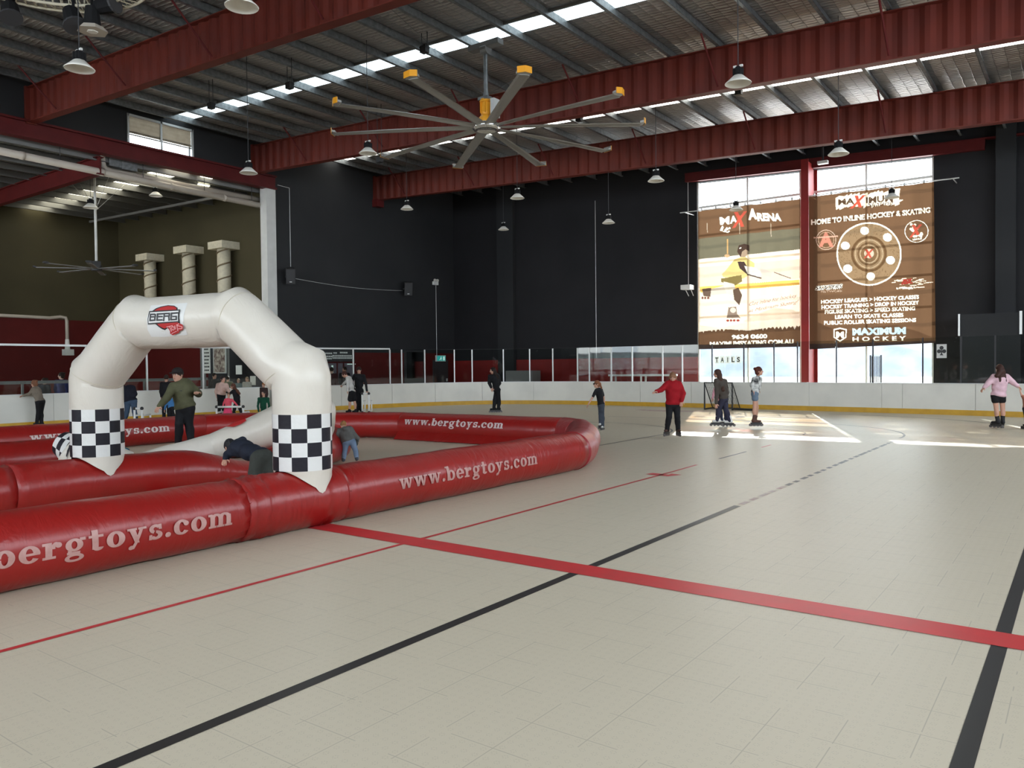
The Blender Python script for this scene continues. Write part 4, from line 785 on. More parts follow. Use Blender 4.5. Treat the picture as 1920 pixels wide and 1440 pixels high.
# canteen hatch with menu board on the left wall
Xc = WL + .02
def lw(px, py, X=Xc): return on(px, py, 0, X)
a, c = lw(560, 662), lw(664, 697); t = thing('menu_board', 'dark menu board with rows of small white cards above the canteen hatch', 'menu board', (Xc, a[1], 2.0))
b = MB(); b.box((Xc, a[1], 2.02), (Xc + .05, c[1], 2.56)); obj('panel', b, 'dark', t)
b = MB()
for z, y0, y1 in ((2.36, .45, .56), (2.38, .60, .66), (2.40, .72, .84), (2.20, .2, .40), (2.22, .42, .56), (2.25, .58, .95), (2.12, .3, .56), (2.15, .58, .95)):
    L = c[1] - a[1]; y = a[1] + L * y0
    while y < a[1] + L * y1: w_ = random.uniform(.05, .12); b.box((Xc + .05, y, z), (Xc + .055, y + w_, z + .07)); y += w_ + .02
obj('lettering', b, 'paper', t)
a, c = lw(585, 697), lw(664, 721); b = MB(); b.box((WL - .02, a[1], 1.02), (WL + .02, c[1], 1.95)); hatch = struct('window_4', b, 'galv_dull')
mat('hatch', (.15, .13, .16), .4); hatch.data.materials[0] = M['hatch']
b = MB()
for px in (586, 611, 632, 644, 664): y = lw(px, 710)[1]; b.box((WL + .02, y - .03, 1.0), (WL + .06, y + .03, 1.96))
b.box((WL + .02, a[1], 1.95), (WL + .06, c[1], 2.0)); o = obj('window_frame', b, 'beam_dark_red'); o.parent = hatch
b = MB(); y = lw(623, 700)[1]; b.box((WL + .03, y - .05, 1.5), (WL + .05, y + .04, 1.85)); b.box((WL + .03, y + .9, 1.88), (WL + .05, y + 1.4, 1.92)); b.box((WL + .03, y - .6, 1.05), (WL + .07, y - .1, 1.1)); o = obj('window_light', b, 'sign_white'); o.parent = hatch
b = MB(); yd = lw(777, 690)[1]; b.box((WL, yd - .75, 0), (WL + .06, yd + .75, 2.6)); dr = struct('door_2', b, 'dark'); b = MB(); b.box((WL + .06, yd - .62, 1.15), (WL + .07, yd + .62, 2.5)); mat('mirror', (.45, .45, .45), .05, 1.0); o = obj('window_pane', b, 'mirror'); o.parent = dr
# cabinets, skate racks behind the far boards
p = on(1290, 702, 1, 31.2); t = thing('trolley_table', 'low white table with metal legs behind the glass at the red wall', 'table', (-15.5, 31.6, 0))
b = MB(); b.box((-17.5, 31.3, 1.22), (-14.4, 31.9, 1.30)); obj('table_top', b, 'white_paint', t)
for x in (-17.4, -15.9, -14.5): b = MB(); b.box((x - .03, 31.35, 0), (x + .03, 31.41, 1.22)); b.box((x - .03, 31.79, 0), (x + .03, 31.85, 1.22)); obj('leg', b, 'white_paint', t)
p = on(790, 700, 1, 31.5); b = MB(); b.box((-23.2, 31.2, 0), (-21.6, 31.9, 1.5)); tag(obj('low_cabinet', b, 'galv_dull', loc=(-22.4, 31.5, 0)), 'low grey cabinet behind the glass beside the wall pillar', 'cabinet')
# grey raised box at the right end of the back wall
a, c = on(1799, 590, 1, WB - 1.2), on(1914, 648, 1, WB - 1.2); b = MB(); b.box((a[0], WB - 1.2, 0), (c[0] + .0, WB - .4, a[2])); tag(obj('scorer_box', b, 'wall_charL', loc=(a[0], WB - 1.2, 0)), 'plain dark grey timekeeper box behind the glass at the right end', 'booth')
b = MB(); b.box((a[0] - .04, WB - 1.24, 2.62), (a[0] + .02, WB - 1.2, a[2] + .02)); b.box((c[0] - .04, WB - 1.24, 2.62), (c[0] + .04, WB - 1.2, a[2] + .04)); struct('trim_5', b, 'alu')
# goal pushed against the boards
t = thing('hockey_goal', 'small black hockey goal with dark net standing against the white boards', 'goal', (-13.0, 28.9, 0))
x0, x1, y0, y1, H = on(1321, 745, 1, 28.3)[0], on(1373, 745, 1, 28.3)[0], 28.3, 29.1, 1.02
b = MB(); b.tube([(x0, y0, 0), (x0, y0, H), (x1, y0, H), (x1, y0, 0)], .035, 8); obj('goal_frame', b, 'black', t); b = MB(); b.tube([(x0, y0, .03), (x0, y1, .03), (x1, y1, .03), (x1, y0, .03)], .025, 8); b.tube([(x0, y0, H), (x0, y1, .03)], .02, 6); b.tube([(x1, y0, H), (x1, y1, .03)], .02, 6); b.cyl((x1, y0, .06), (x1 + .75, y0 + .1, .03), .04, n=8); obj('base_frame', b, 'black', t)
b = MB(); n = 16
for i in range(n + 1):
    f_ = i / n; x = x0 + (x1 - x0) * f_; b.cyl((x, y0 + .01, H), (x, y1, .04), .006, n=4); b.cyl((x0, y0 + (y1 - y0) * f_, H - (H - .04) * f_), (x1, y0 + (y1 - y0) * f_, H - (H - .04) * f_), .006, n=4)
obj('net', b, 'net', t)
# gate outside
p = on(1642, 700, 1, 39); t = thing('metal_gate', 'dark slatted metal gate standing outside the right window', 'gate', (p[0], 39, -.1)); b = MB(); x0 = on(1632, 690, 1, 39)[0]; x1 = on(1652, 690, 1, 39)[0]; b.tube([(x0, 39, 0), (x0, 39, 2.05), (x1, 39, 2.05), (x1, 39, 0)], .04, 6); obj('frame', b, 'dark', t)
for i in range(1, 7): b = MB(); x = x0 + (x1 - x0) * i / 7; b.bar((x, 39, 0), (x, 39, 2.0), .03, .03); obj('bar', b, 'dark', t)
# ================================================================ round lighting truss, top left
cc = on(60, -70, 2, 8.9); TRX, TRY, TRZ = cc[0], cc[1], 8.9
_n = on(150, 22, 2, 8.9); TR = float(np.hypot(_n[0] - TRX, _n[1] - TRY))
t = thing('round_truss', 'cream circular lattice lighting truss cut off by the top left corner', 'lighting truss', (TRX, TRY, TRZ))
for rr, zz in ((TR, 0), (TR - .28, .0), (TR - .14, .26)):
    b = MB(); b.tube([(TRX + rr * math.cos(a), TRY + rr * math.sin(a), TRZ + zz) for a in np.linspace(0, 2 * math.pi, 73)], .03, 8, caps=False); obj('ring_tube', b, 'plaster', t, True)
b = MB()
for i in range(72):
    a0, a1 = 2 * math.pi * i / 72, 2 * math.pi * (i + .5) / 72; pa = lambda rr, a, z: (TRX + rr * math.cos(a), TRY + rr * math.sin(a), TRZ + z)
    b.cyl(pa(TR, a0, 0), pa(TR - .14, a1, .26), .012, n=5); b.cyl(pa(TR - .28, a0, 0), pa(TR - .14, a1, .26), .012, n=5); b.cyl(pa(TR, a0, 0), pa(TR - .28, a1, 0), .012, n=5)
obj('lattice', b, 'plaster', t)
for i in range(3): a = i * 2.09 + .5; b = MB(); b.cyl(pa(TR - .14, a, .26), pa(TR - .14, a, roofz(TRX) - TRZ), .012, n=6); obj('hanger', b, 'dark', t)
def stagelight(px, py, dp, tilt, lab, lx=.22, hexa=False):
    p = at(px, py, dp); t = thing('stage_light', lab, 'stage light', tuple(p), 'stage lights clamped to the round truss'); d = Vector(tilt).normalized(); P = Vector(p)
    b = MB(); b.cyl(P - d * .25, P + d * .12, lx * .55, lx * .75, 10); obj('housing', b, 'black_matt', t)
    if hexa:
        b = MB(); b.cyl(P + d * .12, P + d * .22, lx * .9, lx * 1.3, 6); obj('reflector', b, 'pvc', t); b = MB(); b.cyl(P + d * .20, P + d * .23, lx * .55, lx * .45, 6); obj('lens', b, 'shade_white', t)
    else: b = MB(); b.cyl(P + d * .12, P + d * .16, lx * .85, lx * .85, 14); obj('lens_ring', b, 'dark', t)
    b = MB(); q_ = P + Vector((0, 0, 1.0)); b.bar(P + Vector((0, 0, .05)), P + Vector((0, 0, .45)), .04, .04); b.cyl(P + Vector((0, 0, .4)), (p[0], p[1], roofz(p[0]) - .01), .012, n=5); obj('clamp', b, 'black_matt', t)
stagelight(20, 22, 15.3, (.35, -.1, -.8), 'long black stage light at the very left edge below the truss', .24); stagelight(138, 38, 15.3, (.45, 0, -.8), 'black stage light pointing down right below the truss', .26)
stagelight(173, 38, 15.3, (0, 0, -1), 'stage light with a cream hexagonal reflector hanging below the truss', .22, True); stagelight(203, 8, 15.3, (.7, .3, .1), 'black stage light lying sideways at the right end of the truss', .24)

# ================================================================ inflatables
def nz(*a): return math.sin(a[0] * 3.1 + 1) * .5 + math.sin(a[0] * 7.3 + a[1] * 2 + 2) * .3 + math.sin(a[0] * 13.7 - a[1] * 3) * .2
def path_resample(P, ds=.12):
    P = [np.array(p, float) for p in P]; out = []
    for a, c in zip(P[:-1], P[1:]):
        n = max(1, int(np.linalg.norm(c - a) / ds)); out += [a + (c - a) * i / n for i in range(n)]
    return out + [P[-1]]
def airtube(P, rfun, n=36, ds=.12, cap=0, mats='vinyl_red', name='tube', parent=None, wr=.006, seams=(), flat=None):
    """an air-filled tube along P; rfun(s) is the radius; seams are distances along it where the cloth puckers"""
    P = path_resample(P, ds); L = len(P); S = np.concatenate([[0], np.cumsum([np.linalg.norm(P[i + 1] - P[i]) for i in range(L - 1)])])
    vs = []; side = None
    for i, p in enumerate(P):
        d = P[min(i + 1, L - 1)] - P[max(i - 1, 0)]; d /= np.linalg.norm(d); s = S[i]
        up = np.array([0, 0, 1.]) - d * d[2]; up /= np.linalg.norm(up); x = np.cross(d, up)
        d0 = P[i] - P[max(i - 1, 0)] if i else d; d0 = d0 / np.linalg.norm(d0); d1 = P[min(i + 1, L - 1)] - P[i] if i < L - 1 else d; d1 = d1 / np.linalg.norm(d1)
        mit = 1 / max(.72, math.sqrt((1 + float(d0 @ d1)) / 2)); bend = d1 - d0; bn = np.linalg.norm(bend)
        rr = rfun(s)
        if cap: e = min(s, S[-1] - s if cap == 2 else 9); rr *= math.sqrt(max(.02, 1 - max(0, 1 - e / .28) ** 2))
        for k_ in range(n):
            a = 2 * math.pi * k_ / n; w_ = wr * nz(s, a)
            for sm in seams:
                q_ = abs(s - sm)
                if q_ < .35: w_ += .012 * math.exp(-(q_ / .15) ** 2) * math.sin(a * 19 + sm * 5 + q_ * 22) - .014 * math.exp(-(q_ / .025) ** 2)
            off = x * math.cos(a) + up * math.sin(a)
            if bn > .05: bb = bend / bn; off = off + bb * float(off @ bb) * (mit - 1)
            h = flat(s) if flat else 1.
            q3 = off * (rr + w_); q3[2] *= h; vs.append(p + q3 + [0, 0, (h - 1) * rr])
    b = MB(); fs = [(i * n + k_, i * n + (k_ + 1) % n, (i + 1) * n + (k_ + 1) % n, (i + 1) * n + k_) for i in range(L - 1) for k_ in range(n)] + [tuple(range(n))[::-1], tuple(range((L - 1) * n, L * n))]
    b.add(vs, fs); o = obj(name, b, mats, parent, True); return o
TRK = thing('inflatable_barrier', 'long shiny red inflatable tube lettered with a web address, ringing the play track', 'inflatable barrier', (-6.8, 5.5, 0))
R0 = .31
airtube([(-6.8, -1.5, R0), (-6.8, 4.62, R0)], lambda s: R0, seams=(3.9, 6.0), parent=TRK)
airtube([(-6.8, 5.86, R0), (-6.8, 10.95, R0)], lambda s: R0, seams=(.1, 1.2), parent=TRK)
airtube([(-6.8, 4.6, R0), (-6.8, 5.88, R0)], lambda s: R0 + .006, seams=(.12, .28, 1.05), name='joining_sleeve', parent=TRK, ds=.04)
airtube([(-6.8, 10.93, R0), (-7.0, 11.5, R0), (-7.75, 12.9, R0), (-8.35, 13.75, R0), (-8.9, 14.02, R0)], lambda s: R0 + .004, mats='vinyl_red_pale', name='corner_section', parent=TRK, ds=.05, seams=(1.0,))
airtube([(-8.88, 14.0, R0), (-13.4, 13.85, R0)], lambda s: R0, parent=TRK, seams=(2.5,))
airtube([(-13.38, 13.85, R0), (-14.2, 13.55, R0), (-16.9, 11.9, R0), (-17.4, 11.0, R0)], lambda s: R0 + .003, name='corner_section', parent=TRK, ds=.06, seams=(1.0, 2.6))
airtube([(-17.4, 11.02, R0), (-17.4, 5.9, R0)], lambda s: R0, parent=TRK, seams=(4.8,)); airtube([(-17.4, 5.9, R0), (-17.4, -1.5, R0)], lambda s: R0, parent=TRK, seams=(.3, 1.0))
# ground skirts inside the ring
def skirt(P, h, name='skirt', par=TRK, out=.18):
    b = MB(); vs = []; P = path_resample([(*p, 0) for p in P], .1)
    for i, p in enumerate(P):
        d = P[min(i + 1, len(P) - 1)] - P[max(i - 1, 0)]; d /= np.linalg.norm(d); nn = np.array([-d[1], d[0], 0]); j = .012 * math.sin(i * .7) + .01 * math.sin(i * 1.9)
        vs += [p + nn * (out + j) + [0, 0, .012], p + nn * (out * .55 + j * .6) + [0, 0, h * .45], p + [0, 0, h]]
    b.add(vs, [(3 * i + k_, 3 * i + 3 + k_, 3 * i + 4 + k_, 3 * i + 1 + k_) for i in range(len(P) - 1) for k_ in range(2)]); return obj(name, b, 'vinyl_red', par, True)
skirt([(-8.9, 13.72), (-13.3, 13.57)], .20)
# lettering: heavy slab serif lower case, wrapped on the tubes
def glyphs():
    G = {}
    def rect(x0, y0, x1, y1, n=4): return [[(x0, y0 + (y1 - y0) * i / n), (x1, y0 + (y1 - y0) * i / n), (x1, y0 + (y1 - y0) * (i + 1) / n), (x0, y0 + (y1 - y0) * (i + 1) / n)] for i in range(n)]
    def ring(cx, cy_, rx, ry, ix, iy, a0=0, a1=360):
        n = max(4, int(abs(a1 - a0) / 15)); o = []
        for i in range(n):
            a, c = math.radians(a0 + (a1 - a0) * i / n), math.radians(a0 + (a1 - a0) * (i + 1) / n)
            o.append([(cx + rx * math.cos(a), cy_ + ry * math.sin(a)), (cx + rx * math.cos(c), cy_ + ry * math.sin(c)), (cx + ix * math.cos(c), cy_ + iy * math.sin(c)), (cx + ix * math.cos(a), cy_ + iy * math.sin(a))])
        return o
    def ball(x, y, r_): return [[(x, y), (x + r_ * math.cos(i * .5236), y + r_ * math.sin(i * .5236)), (x + r_ * math.cos((i + 1) * .5236), y + r_ * math.sin((i + 1) * .5236))] for i in range(12)]
    def bar(a, c, w0, w1=None, n=4):
        w1 = w1 or w0; o = []
        for i in range(n):
            f0, f1 = i / n, (i + 1) / n; L = lambda f: (a[0] + (c[0] - a[0]) * f, a[1] + (c[1] - a[1]) * f, w0 + (w1 - w0) * f)
            p, q_ = L(f0), L(f1); o.append([(p[0] - p[2] / 2, p[1]), (p[0] + p[2] / 2, p[1]), (q_[0] + q_[2] / 2, q_[1]), (q_[0] - q_[2] / 2, q_[1])])
        return o
    G['o'] = (1.04, ring(.52, .5, .52, .53, .17, .36)); G['.'] = (.42, ball(.2, .16, .18))
    G['c'] = (.98, ring(.52, .5, .52, .53, .17, .36, 50, 325) + ball(.80, .74, .17)); G['e'] = (1.0, ring(.52, .5, .52, .53, .18, .37, 0, 325) + rect(.2, .44, 1.02, .58, 1))
    G['b'] = (1.14, rect(.12, 0, .46, 1.45, 6) + rect(-.04, 1.27, .3, 1.45, 1) + ring(.64, .5, .48, .53, .16, .36)); G['r'] = (.96, rect(.14, 0, .48, 1, 4) + rect(0, 0, .66, .16, 1) + rect(0, .84, .4, 1, 1) + ring(.68, .6, .26, .4, .05, .22, 60, 180) + ball(.80, .80, .17))
    G['g'] = (1.12, ring(.5, .62, .46, .40, .15, .24) + ring(.52, -.2, .50, .28, .26, .12) + rect(.12, .04, .8, .2, 1) + bar((.25, .3), (.3, .1), .2, n=1) + rect(.8, .84, 1.1, 1.02, 1))
    G['t'] = (.82, rect(.18, .1, .52, 1.32, 5) + rect(0, .84, .8, 1.0, 1) + ring(.5, .24, .3, .26, .0, .1, 180, 350)); G['s'] = (.86, ring(.42, .71, .38, .31, .12, .12, 20, 250) + ring(.44, .29, .40, .31, .12, .12, -160, 90) + rect(.62, .66, .8, 1.0, 1) + rect(.04, 0, .22, .34, 1))
    G['y'] = (1.1, bar((.58, -.0), (.26, 1), .26, .36) + bar((.34, -.42), (.86, 1), .2, .2, 6) + rect(0, .86, .56, 1, 1) + rect(.64, .86, 1.12, 1, 1) + ball(.26, -.3, .16))
    G['w'] = (1.56, bar((.46, 0), (.24, 1), .2, .34) + bar((.50, 0), (.74, 1), .18, .2) + bar((1.08, 0), (.80, 1), .2, .3) + bar((1.10, 0), (1.34, 1), .18, .18) + rect(0, .86, .5, 1, 1) + rect(1.14, .86, 1.58, 1, 1) + rect(.56, .86, 1.0, 1, 1))
    st = lambda x: rect(x, 0, x + .32, .85, 4) + rect(x - .1, 0, x + .42, .15, 1)
    G['m'] = (1.72, st(.12) + st(.68) + st(1.24) + rect(0, .84, .3, 1, 1) + ring(.56, .68, .44, .33, .12, .16, 0, 180) + ring(1.12, .68, .44, .33, .12, .16, 0, 180))
    return G
GL_ = glyphs()
def tube_text(t_, u0, u1, base_deg, xh, place, parent, m='letter_pale', cut=True):
    tot = sum(GL_[c][0] + .13 for c in t_) - .13; kx = (u1 - u0) / tot; b = MB(); x = 0
    for c in t_:
        for poly in GL_[c][1]:
            poly = [place(u0 + (x + px_) * kx, base_deg + math.degrees(py_ * xh / R0)) for px_, py_ in poly]; b.add(poly, [tuple(range(len(poly)))])
        x += GL_[c][0] + .13
    return obj('lettering', b, m, parent, label='pale web address lettering')
RL = R0 + .0075
near = lambda u_, dg: (-6.8 + RL * math.cos(math.radians(dg)), u_, R0 + RL * math.sin(math.radians(dg)))
tube_text('www.bergtoys.com', 1.53, 4.40, -12, .125, near, TRK); tube_text('www.bergtoys.com', 6.62, 9.48, -6, .122, near, TRK)
far = lambda u_, dg: (u_, 13.925 + .033 * (u_ + 11) - RL * math.cos(math.radians(dg)), R0 + RL * math.sin(math.radians(dg)))
tube_text('www.bergtoys.com', -13.1, -10.23, 9, .122, far, TRK, 'letter_white')
lft = lambda u_, dg: (-17.4 + RL * math.cos(math.radians(dg)), u_, R0 + RL * math.sin(math.radians(dg)))
tube_text('www.bergtoys.com', 7.0, 9.98, -2, .122, lft, TRK, 'letter_white')
# island
IX = -10.15
ISL = thing('inflatable_island', 'red inflatable tube loop inside the track, sagging where a child leans on it', 'inflatable barrier', (-11.8, 4, 0))
def isag(s): return 1 - .42 * math.exp(-((s - 8.6) / 1.0) ** 2)
airtube([(IX, -1.5, R0), (IX, 3.9, R0)], lambda s: R0, parent=ISL, seams=(5.2,), n=36)
airtube([(IX, 3.9, R0), (IX, 5.0, R0), (IX + .15, 6.2, R0), (IX + .1, 7.4, R0), (IX - .4, 8.8, R0), (-11.2, 9.75, R0)], lambda s: R0, parent=ISL, seams=(.1, 5.8), flat=lambda s: 1 - .45 * math.exp(-((s - 3.3) / .75) ** 2), wr=.012)
airtube([(-11.18, 9.74, R0), (-12.3, 10.0, R0), (-13.3, 9.3, R0), (-13.5, 8.2, R0), (-13.5, 6.0, R0)], lambda s: R0, parent=ISL, seams=(.2, 2.2, 4), wr=.01, name='corner_section', flat=lambda s: 1 - .66 * min(1, max(0, (s - .9) / .9)) * min(1, max(0, (5.65 - s) / .5))); airtube([(-13.5, 6.02, R0), (-13.5, -1.5, R0)], lambda s: R0, parent=ISL, seams=(.2, .9, 3))
skirt([(IX + .24, 7.2), (IX + .26, 4.4)], .22, par=ISL, out=-.12); skirt([(IX + .24, 4.0), (IX + .24, .2)], .22, par=ISL, out=-.12)

# standing arch
FR, FL_ = np.array([-6.8, 5.48]), np.array([-10.15, 4.95]); AD = (FL_ - FR); AL = np.linalg.norm(AD); AD /= AL; AN = np.array([-AD[1], AD[0]])   # AN points away from or to the camera
if AN @ np.array([0, -1]) < 0: AN = -AN
def archpt(px, py):
    d = ray(px, py); n3 = np.array([*AN, 0.]); p0 = np.array([*FR, 0.]); t_ = n3 @ (p0 - EYE) / (n3 @ d); p = EYE + d * t_; return np.array([(p[:2] - FR) @ AD, p[2]])
A1, A2, A3, A4 = archpt(553, 700), archpt(452, 598), archpt(256, 608), archpt(184, 704)
prof = [(0, .62), (0, A1[1] - .07), (.03, A1[1] + .02)] + [tuple(A2 + (A1 - A2) * f_) for f_ in (.88, .5, .12)] + [tuple(A2 + np.array([.06, .03])), tuple(A2 + (A3 - A2) * .12), tuple(A2 + (A3 - A2) * .5), tuple(A2 + (A3 - A2) * .88), tuple(A3 + np.array([-.06, .03]))] + [tuple(A3 + (A4 - A3) * f_) for f_ in (.12, .5, .88)] + [(AL - .03, A4[1] + .02), (AL, A4[1] - .07), (AL, .62)]
#print('arch', A1, A2, A3, A4, AL)
ARC = thing('inflatable_arch', 'standing white inflatable arch with a logo and chequered feet astride the red tubes', 'inflatable arch', (*((FR + FL_) / 2), 0))
def arch_sweep(prof, r_, nn=48):
    P = []
    for a, c in zip(prof[:-1], prof[1:]):
        a, c = np.array(a), np.array(c); n = max(1, int(np.linalg.norm(c - a) / .06)); P += [a + (c - a) * i / n for i in range(n)]
    P.append(np.array(prof[-1])); vs = []; L = len(P); S = 0
    for i, p in enumerate(P):
        d = P[min(i + 1, L - 1)] - P[max(i - 1, 0)]; d /= np.linalg.norm(d); e = np.array([d[1], -d[0]])
        d0 = P[i] - P[max(i - 1, 0)] if i else d; d0 = d0 / np.linalg.norm(d0); d1 = P[min(i + 1, L - 1)] - P[i] if i < L - 1 else d; d1 = d1 / np.linalg.norm(d1); mit = 1 / math.sqrt((1 + float(d0 @ d1)) / 2)
        for k_ in range(nn):
            a = 2 * math.pi * k_ / nn; rr = r_ + .004 * nz(i * .06, a); q_ = p + e * math.cos(a) * rr * mit; w_ = math.sin(a) * rr
            vs.append((*(FR + AD * q_[0] + AN * w_), q_[1]))
    b = MB(); b.add(vs, [(i * nn + k_, i * nn + (k_ + 1) % nn, (i + 1) * nn + (k_ + 1) % nn, (i + 1) * nn + k_) for i in range(L - 1) for k_ in range(nn)]); return b
RA = .308
def nrm2(v): return v / np.linalg.norm(v)
obj('body', arch_sweep([(s_, z_ if z_ != .62 else 1.225) for s_, z_ in prof], RA), 'vinyl_white', ARC, True)
for (s_, z_), (ds, dz) in ((A1, (A2[0] - A1[0], A2[1] - A1[1])), (A2, (1, 0)), (A3, (-1, 0)), (A4, (A3[0] - A4[0], A3[1] - A4[1]))):
    d1 = np.array([0., 1.]) if abs(dz) > 1e-6 else nrm2((A1 if s_ < AL / 2 else A4) - np.array([s_, z_])) * -1; d2 = np.array([ds, dz]) / math.hypot(ds, dz); bi = d1 + d2 if abs(dz) > 1e-6 else d1 + d2; bi = bi / np.linalg.norm(bi); e_ = np.array([bi[1], -bi[0]]); mit = 1 / max(.3, abs(float(bi @ d2))) * (.93 if abs(dz) < 1e-6 else 1.)
    b = MB(); b.tube([(*(FR + AD * (s_ + e_[0] * math.cos(a) * (RA + .0005) * mit) + AN * math.sin(a) * (RA + .0005)), z_ + e_[1] * math.cos(a) * (RA + .0005) * mit) for a in np.linspace(0, 2 * math.pi, 49)], .0035, 5, caps=False); obj('seam', b, 'plaster', ARC, True)
def foot(F2, ztop, parent, tubeax='y', rr=RA):
    """lower leg: chequered band and saddle-cut foot draped over the red tube"""
    nn = 48; b = MB(); vs = []; zb = .635; row = (ztop - zb) / 4; zs = [ztop - row * i for i in range(5)]
    P = [(rr + .002, z_) for z_ in zs]
    vs = [(F2[0] + q_[0] * math.cos(2 * math.pi * k_ / nn), F2[1] + q_[0] * math.sin(2 * math.pi * k_ / nn), q_[1]) for q_ in P for k_ in range(nn)]
    fs, mi = [], []
    for i in range(4):
        for k_ in range(nn): fs.append((i * nn + k_, i * nn + (k_ + 1) % nn, (i + 1) * nn + (k_ + 1) % nn, (i + 1) * nn + k_)[::-1]); mi.append(((k_ // 4) + i) % 2)
    b.add(vs, fs, mi); obj('chequered_band', b, ['check_white', 'check_black'], parent, True, label='black and white chequered band')
    b = MB(); vs = []; m_ = 7
    for j in range(m_ + 1):
        for k_ in range(nn):
            a = 2 * math.pi * k_ / nn; dx = rr * math.cos(a); zs_ = .31 + math.sqrt(max(.335 ** 2 - min(abs(dx), .335) ** 2, 0)) * 1.0; tip = max(0, abs(math.cos(a)) - .97) * 1.5
            z_ = zb + .004 + (zs_ - tip - .01 - zb) * j / m_; shrink = 1 + .012 * math.sin(a * 9 + j) * (j / m_); vs.append((F2[0] + dx * shrink, F2[1] + rr * math.sin(a) * shrink * (1 - .05 * j / m_), z_))
    b.add(vs, [(i * nn + k_, (i + 1) * nn + k_, (i + 1) * nn + (k_ + 1) % nn, i * nn + (k_ + 1) % nn) for i in range(m_) for k_ in range(nn)]); obj('foot', b, 'vinyl_white', parent, True)
foot(FR, 1.225, ARC); foot(FL_, 1.225, ARC)
# logo on the crossbar
cbA, cbB = np.array([*(FR + AD * A2[0]), A2[1]]), np.array([*(FR + AD * A3[0]), A3[1]]); cbD = (cbB - cbA) / np.linalg.norm(cbB - cbA)
def cyl_hit(px, py, off):
    d = ray(px, py); d = d / np.linalg.norm(d); m_ = EYE - cbA; dp = d - cbD * (d @ cbD); mp = m_ - cbD * (m_ @ cbD); rr = RA + off
    A_, B_, C_ = dp @ dp, 2 * dp @ mp, mp @ mp - rr * rr; D_ = B_ * B_ - 4 * A_ * C_; return EYE + d * ((-B_ - math.sqrt(max(D_, 0))) / (2 * A_))
def decal(name, polys, m, off, parent=ARC, hit=cyl_hit):
    b = MB()
    for pts in polys:
        pts = np.array(pts, float); c = pts.mean(0); E = []
        for i in range(len(pts)):
            a, e = pts[i], pts[(i + 1) % len(pts)]; n = max(1, int(np.linalg.norm(e - a) / 6)); E += [a + (e - a) * j / n for j in range(n)]
        n = len(E); rings = 6; vs = [hit(*c, off)] + [hit(*(c + (e - c) * (j + 1) / rings), off) for j in range(rings) for e in E]
        fs = [(0, 1 + (k_ + 1) % n, 1 + k_) for k_ in range(n)] + [(1 + j * n + k_, 1 + j * n + (k_ + 1) % n, 1 + (j + 1) * n + (k_ + 1) % n, 1 + (j + 1) * n + k_) for j in range(rings - 1) for k_ in range(n)]
        b.add(vs, fs)
    return obj(name, b, m, parent, True)
lz = lambda x, y: (240 + x / 13.714, 560 + y / 13.714)
LZ = lambda *a: [lz(*p) for p in a]
decal('logo_patch', [LZ((590, 175), (1530, 105), (1440, 400), (1420, 620), (1535, 935), (900, 985), (600, 980), (500, 800), (480, 500))], 'check_white', .004)
cc_ = lambda x0, y0, rx, ry, a0, a1: [lz(x0 + rx * math.cos(math.radians(a)), y0 + ry * math.sin(math.radians(a))) for a in range(a0, a1 + 1, 10)]
mat('logo_red', (.42, .02, .02), .4); mat('logo_pink', (.75, .35, .35), .5)
decal('logo_disc', [LZ((630, 310), (720, 245), (850, 200), (1030, 165), (1190, 180), (1275, 235), (1270, 300), (1340, 650), (1010, 760), (950, 810), (880, 785), (780, 720), (700, 650))], 'black', .008)
decal('logo_disc', [LZ((670, 320), (740, 265), (860, 220), (1030, 185), (1180, 200), (1245, 240), (1240, 300), (1280, 620), (1010, 720), (950, 770), (890, 750), (800, 700), (740, 640))], 'logo_red', .011)
decal('logo_plate', [LZ((545, 320), (1342, 275), (1310, 400), (1305, 520), (1325, 600), (510, 662), (505, 520), (520, 420))], 'black', .015); decal('logo_plate', [LZ((570, 350), (1305, 308), (1285, 400), (1282, 500), (1290, 575), (530, 630), (525, 520), (545, 420))], 'check_white', .019)
b = MB()
def stroke(pts, w_=5):  # pts in zoom pixels
    return pts
SEG = {'B': [((575, 405), (690, 400)), ((575, 470), (700, 465)), ((560, 560), (690, 552)), ((580, 400), (565, 565)), ((700, 405), (700, 462)), ((690, 470), (690, 550))], 'E': [((750, 395), (890, 388)), ((745, 465), (880, 460)), ((745, 550), (875, 545)), ((765, 392), (745, 555))],
       'R': [((915, 385), (1065, 378)), ((925, 450), (1060, 445)), ((935, 385), (915, 565)), ((1062, 380), (1060, 440)), ((1045, 450), (1055, 555))], 'G': [((1110, 375), (1270, 365)), ((1115, 375), (1105, 540)), ((1105, 540), (1240, 532)), ((1240, 455), (1240, 530)), ((1150, 458), (1240, 455))]}
polys = []
for L_ in SEG.values():
    for a, c in L_:
        a, c = np.array(a, float), np.array(c, float); d = (c - a) / np.linalg.norm(c - a); n_ = np.array([-d[1], d[0]]) * 20; a = a - d * 14; c = c + d * 14; polys.append(LZ(tuple(a - n_), tuple(c - n_), tuple(c + n_), tuple(a + n_)))
decal('logo_lettering', polys, 'black', .023)
decal('logo_blob', [LZ((965, 720), (1150, 655), (1290, 620), (1400, 670), (1425, 740), (1400, 800), (1320, 830), (1320, 870), (1150, 940), (1085, 900), (1080, 830), (1030, 760))], 'logo_red', .024)
polys = []
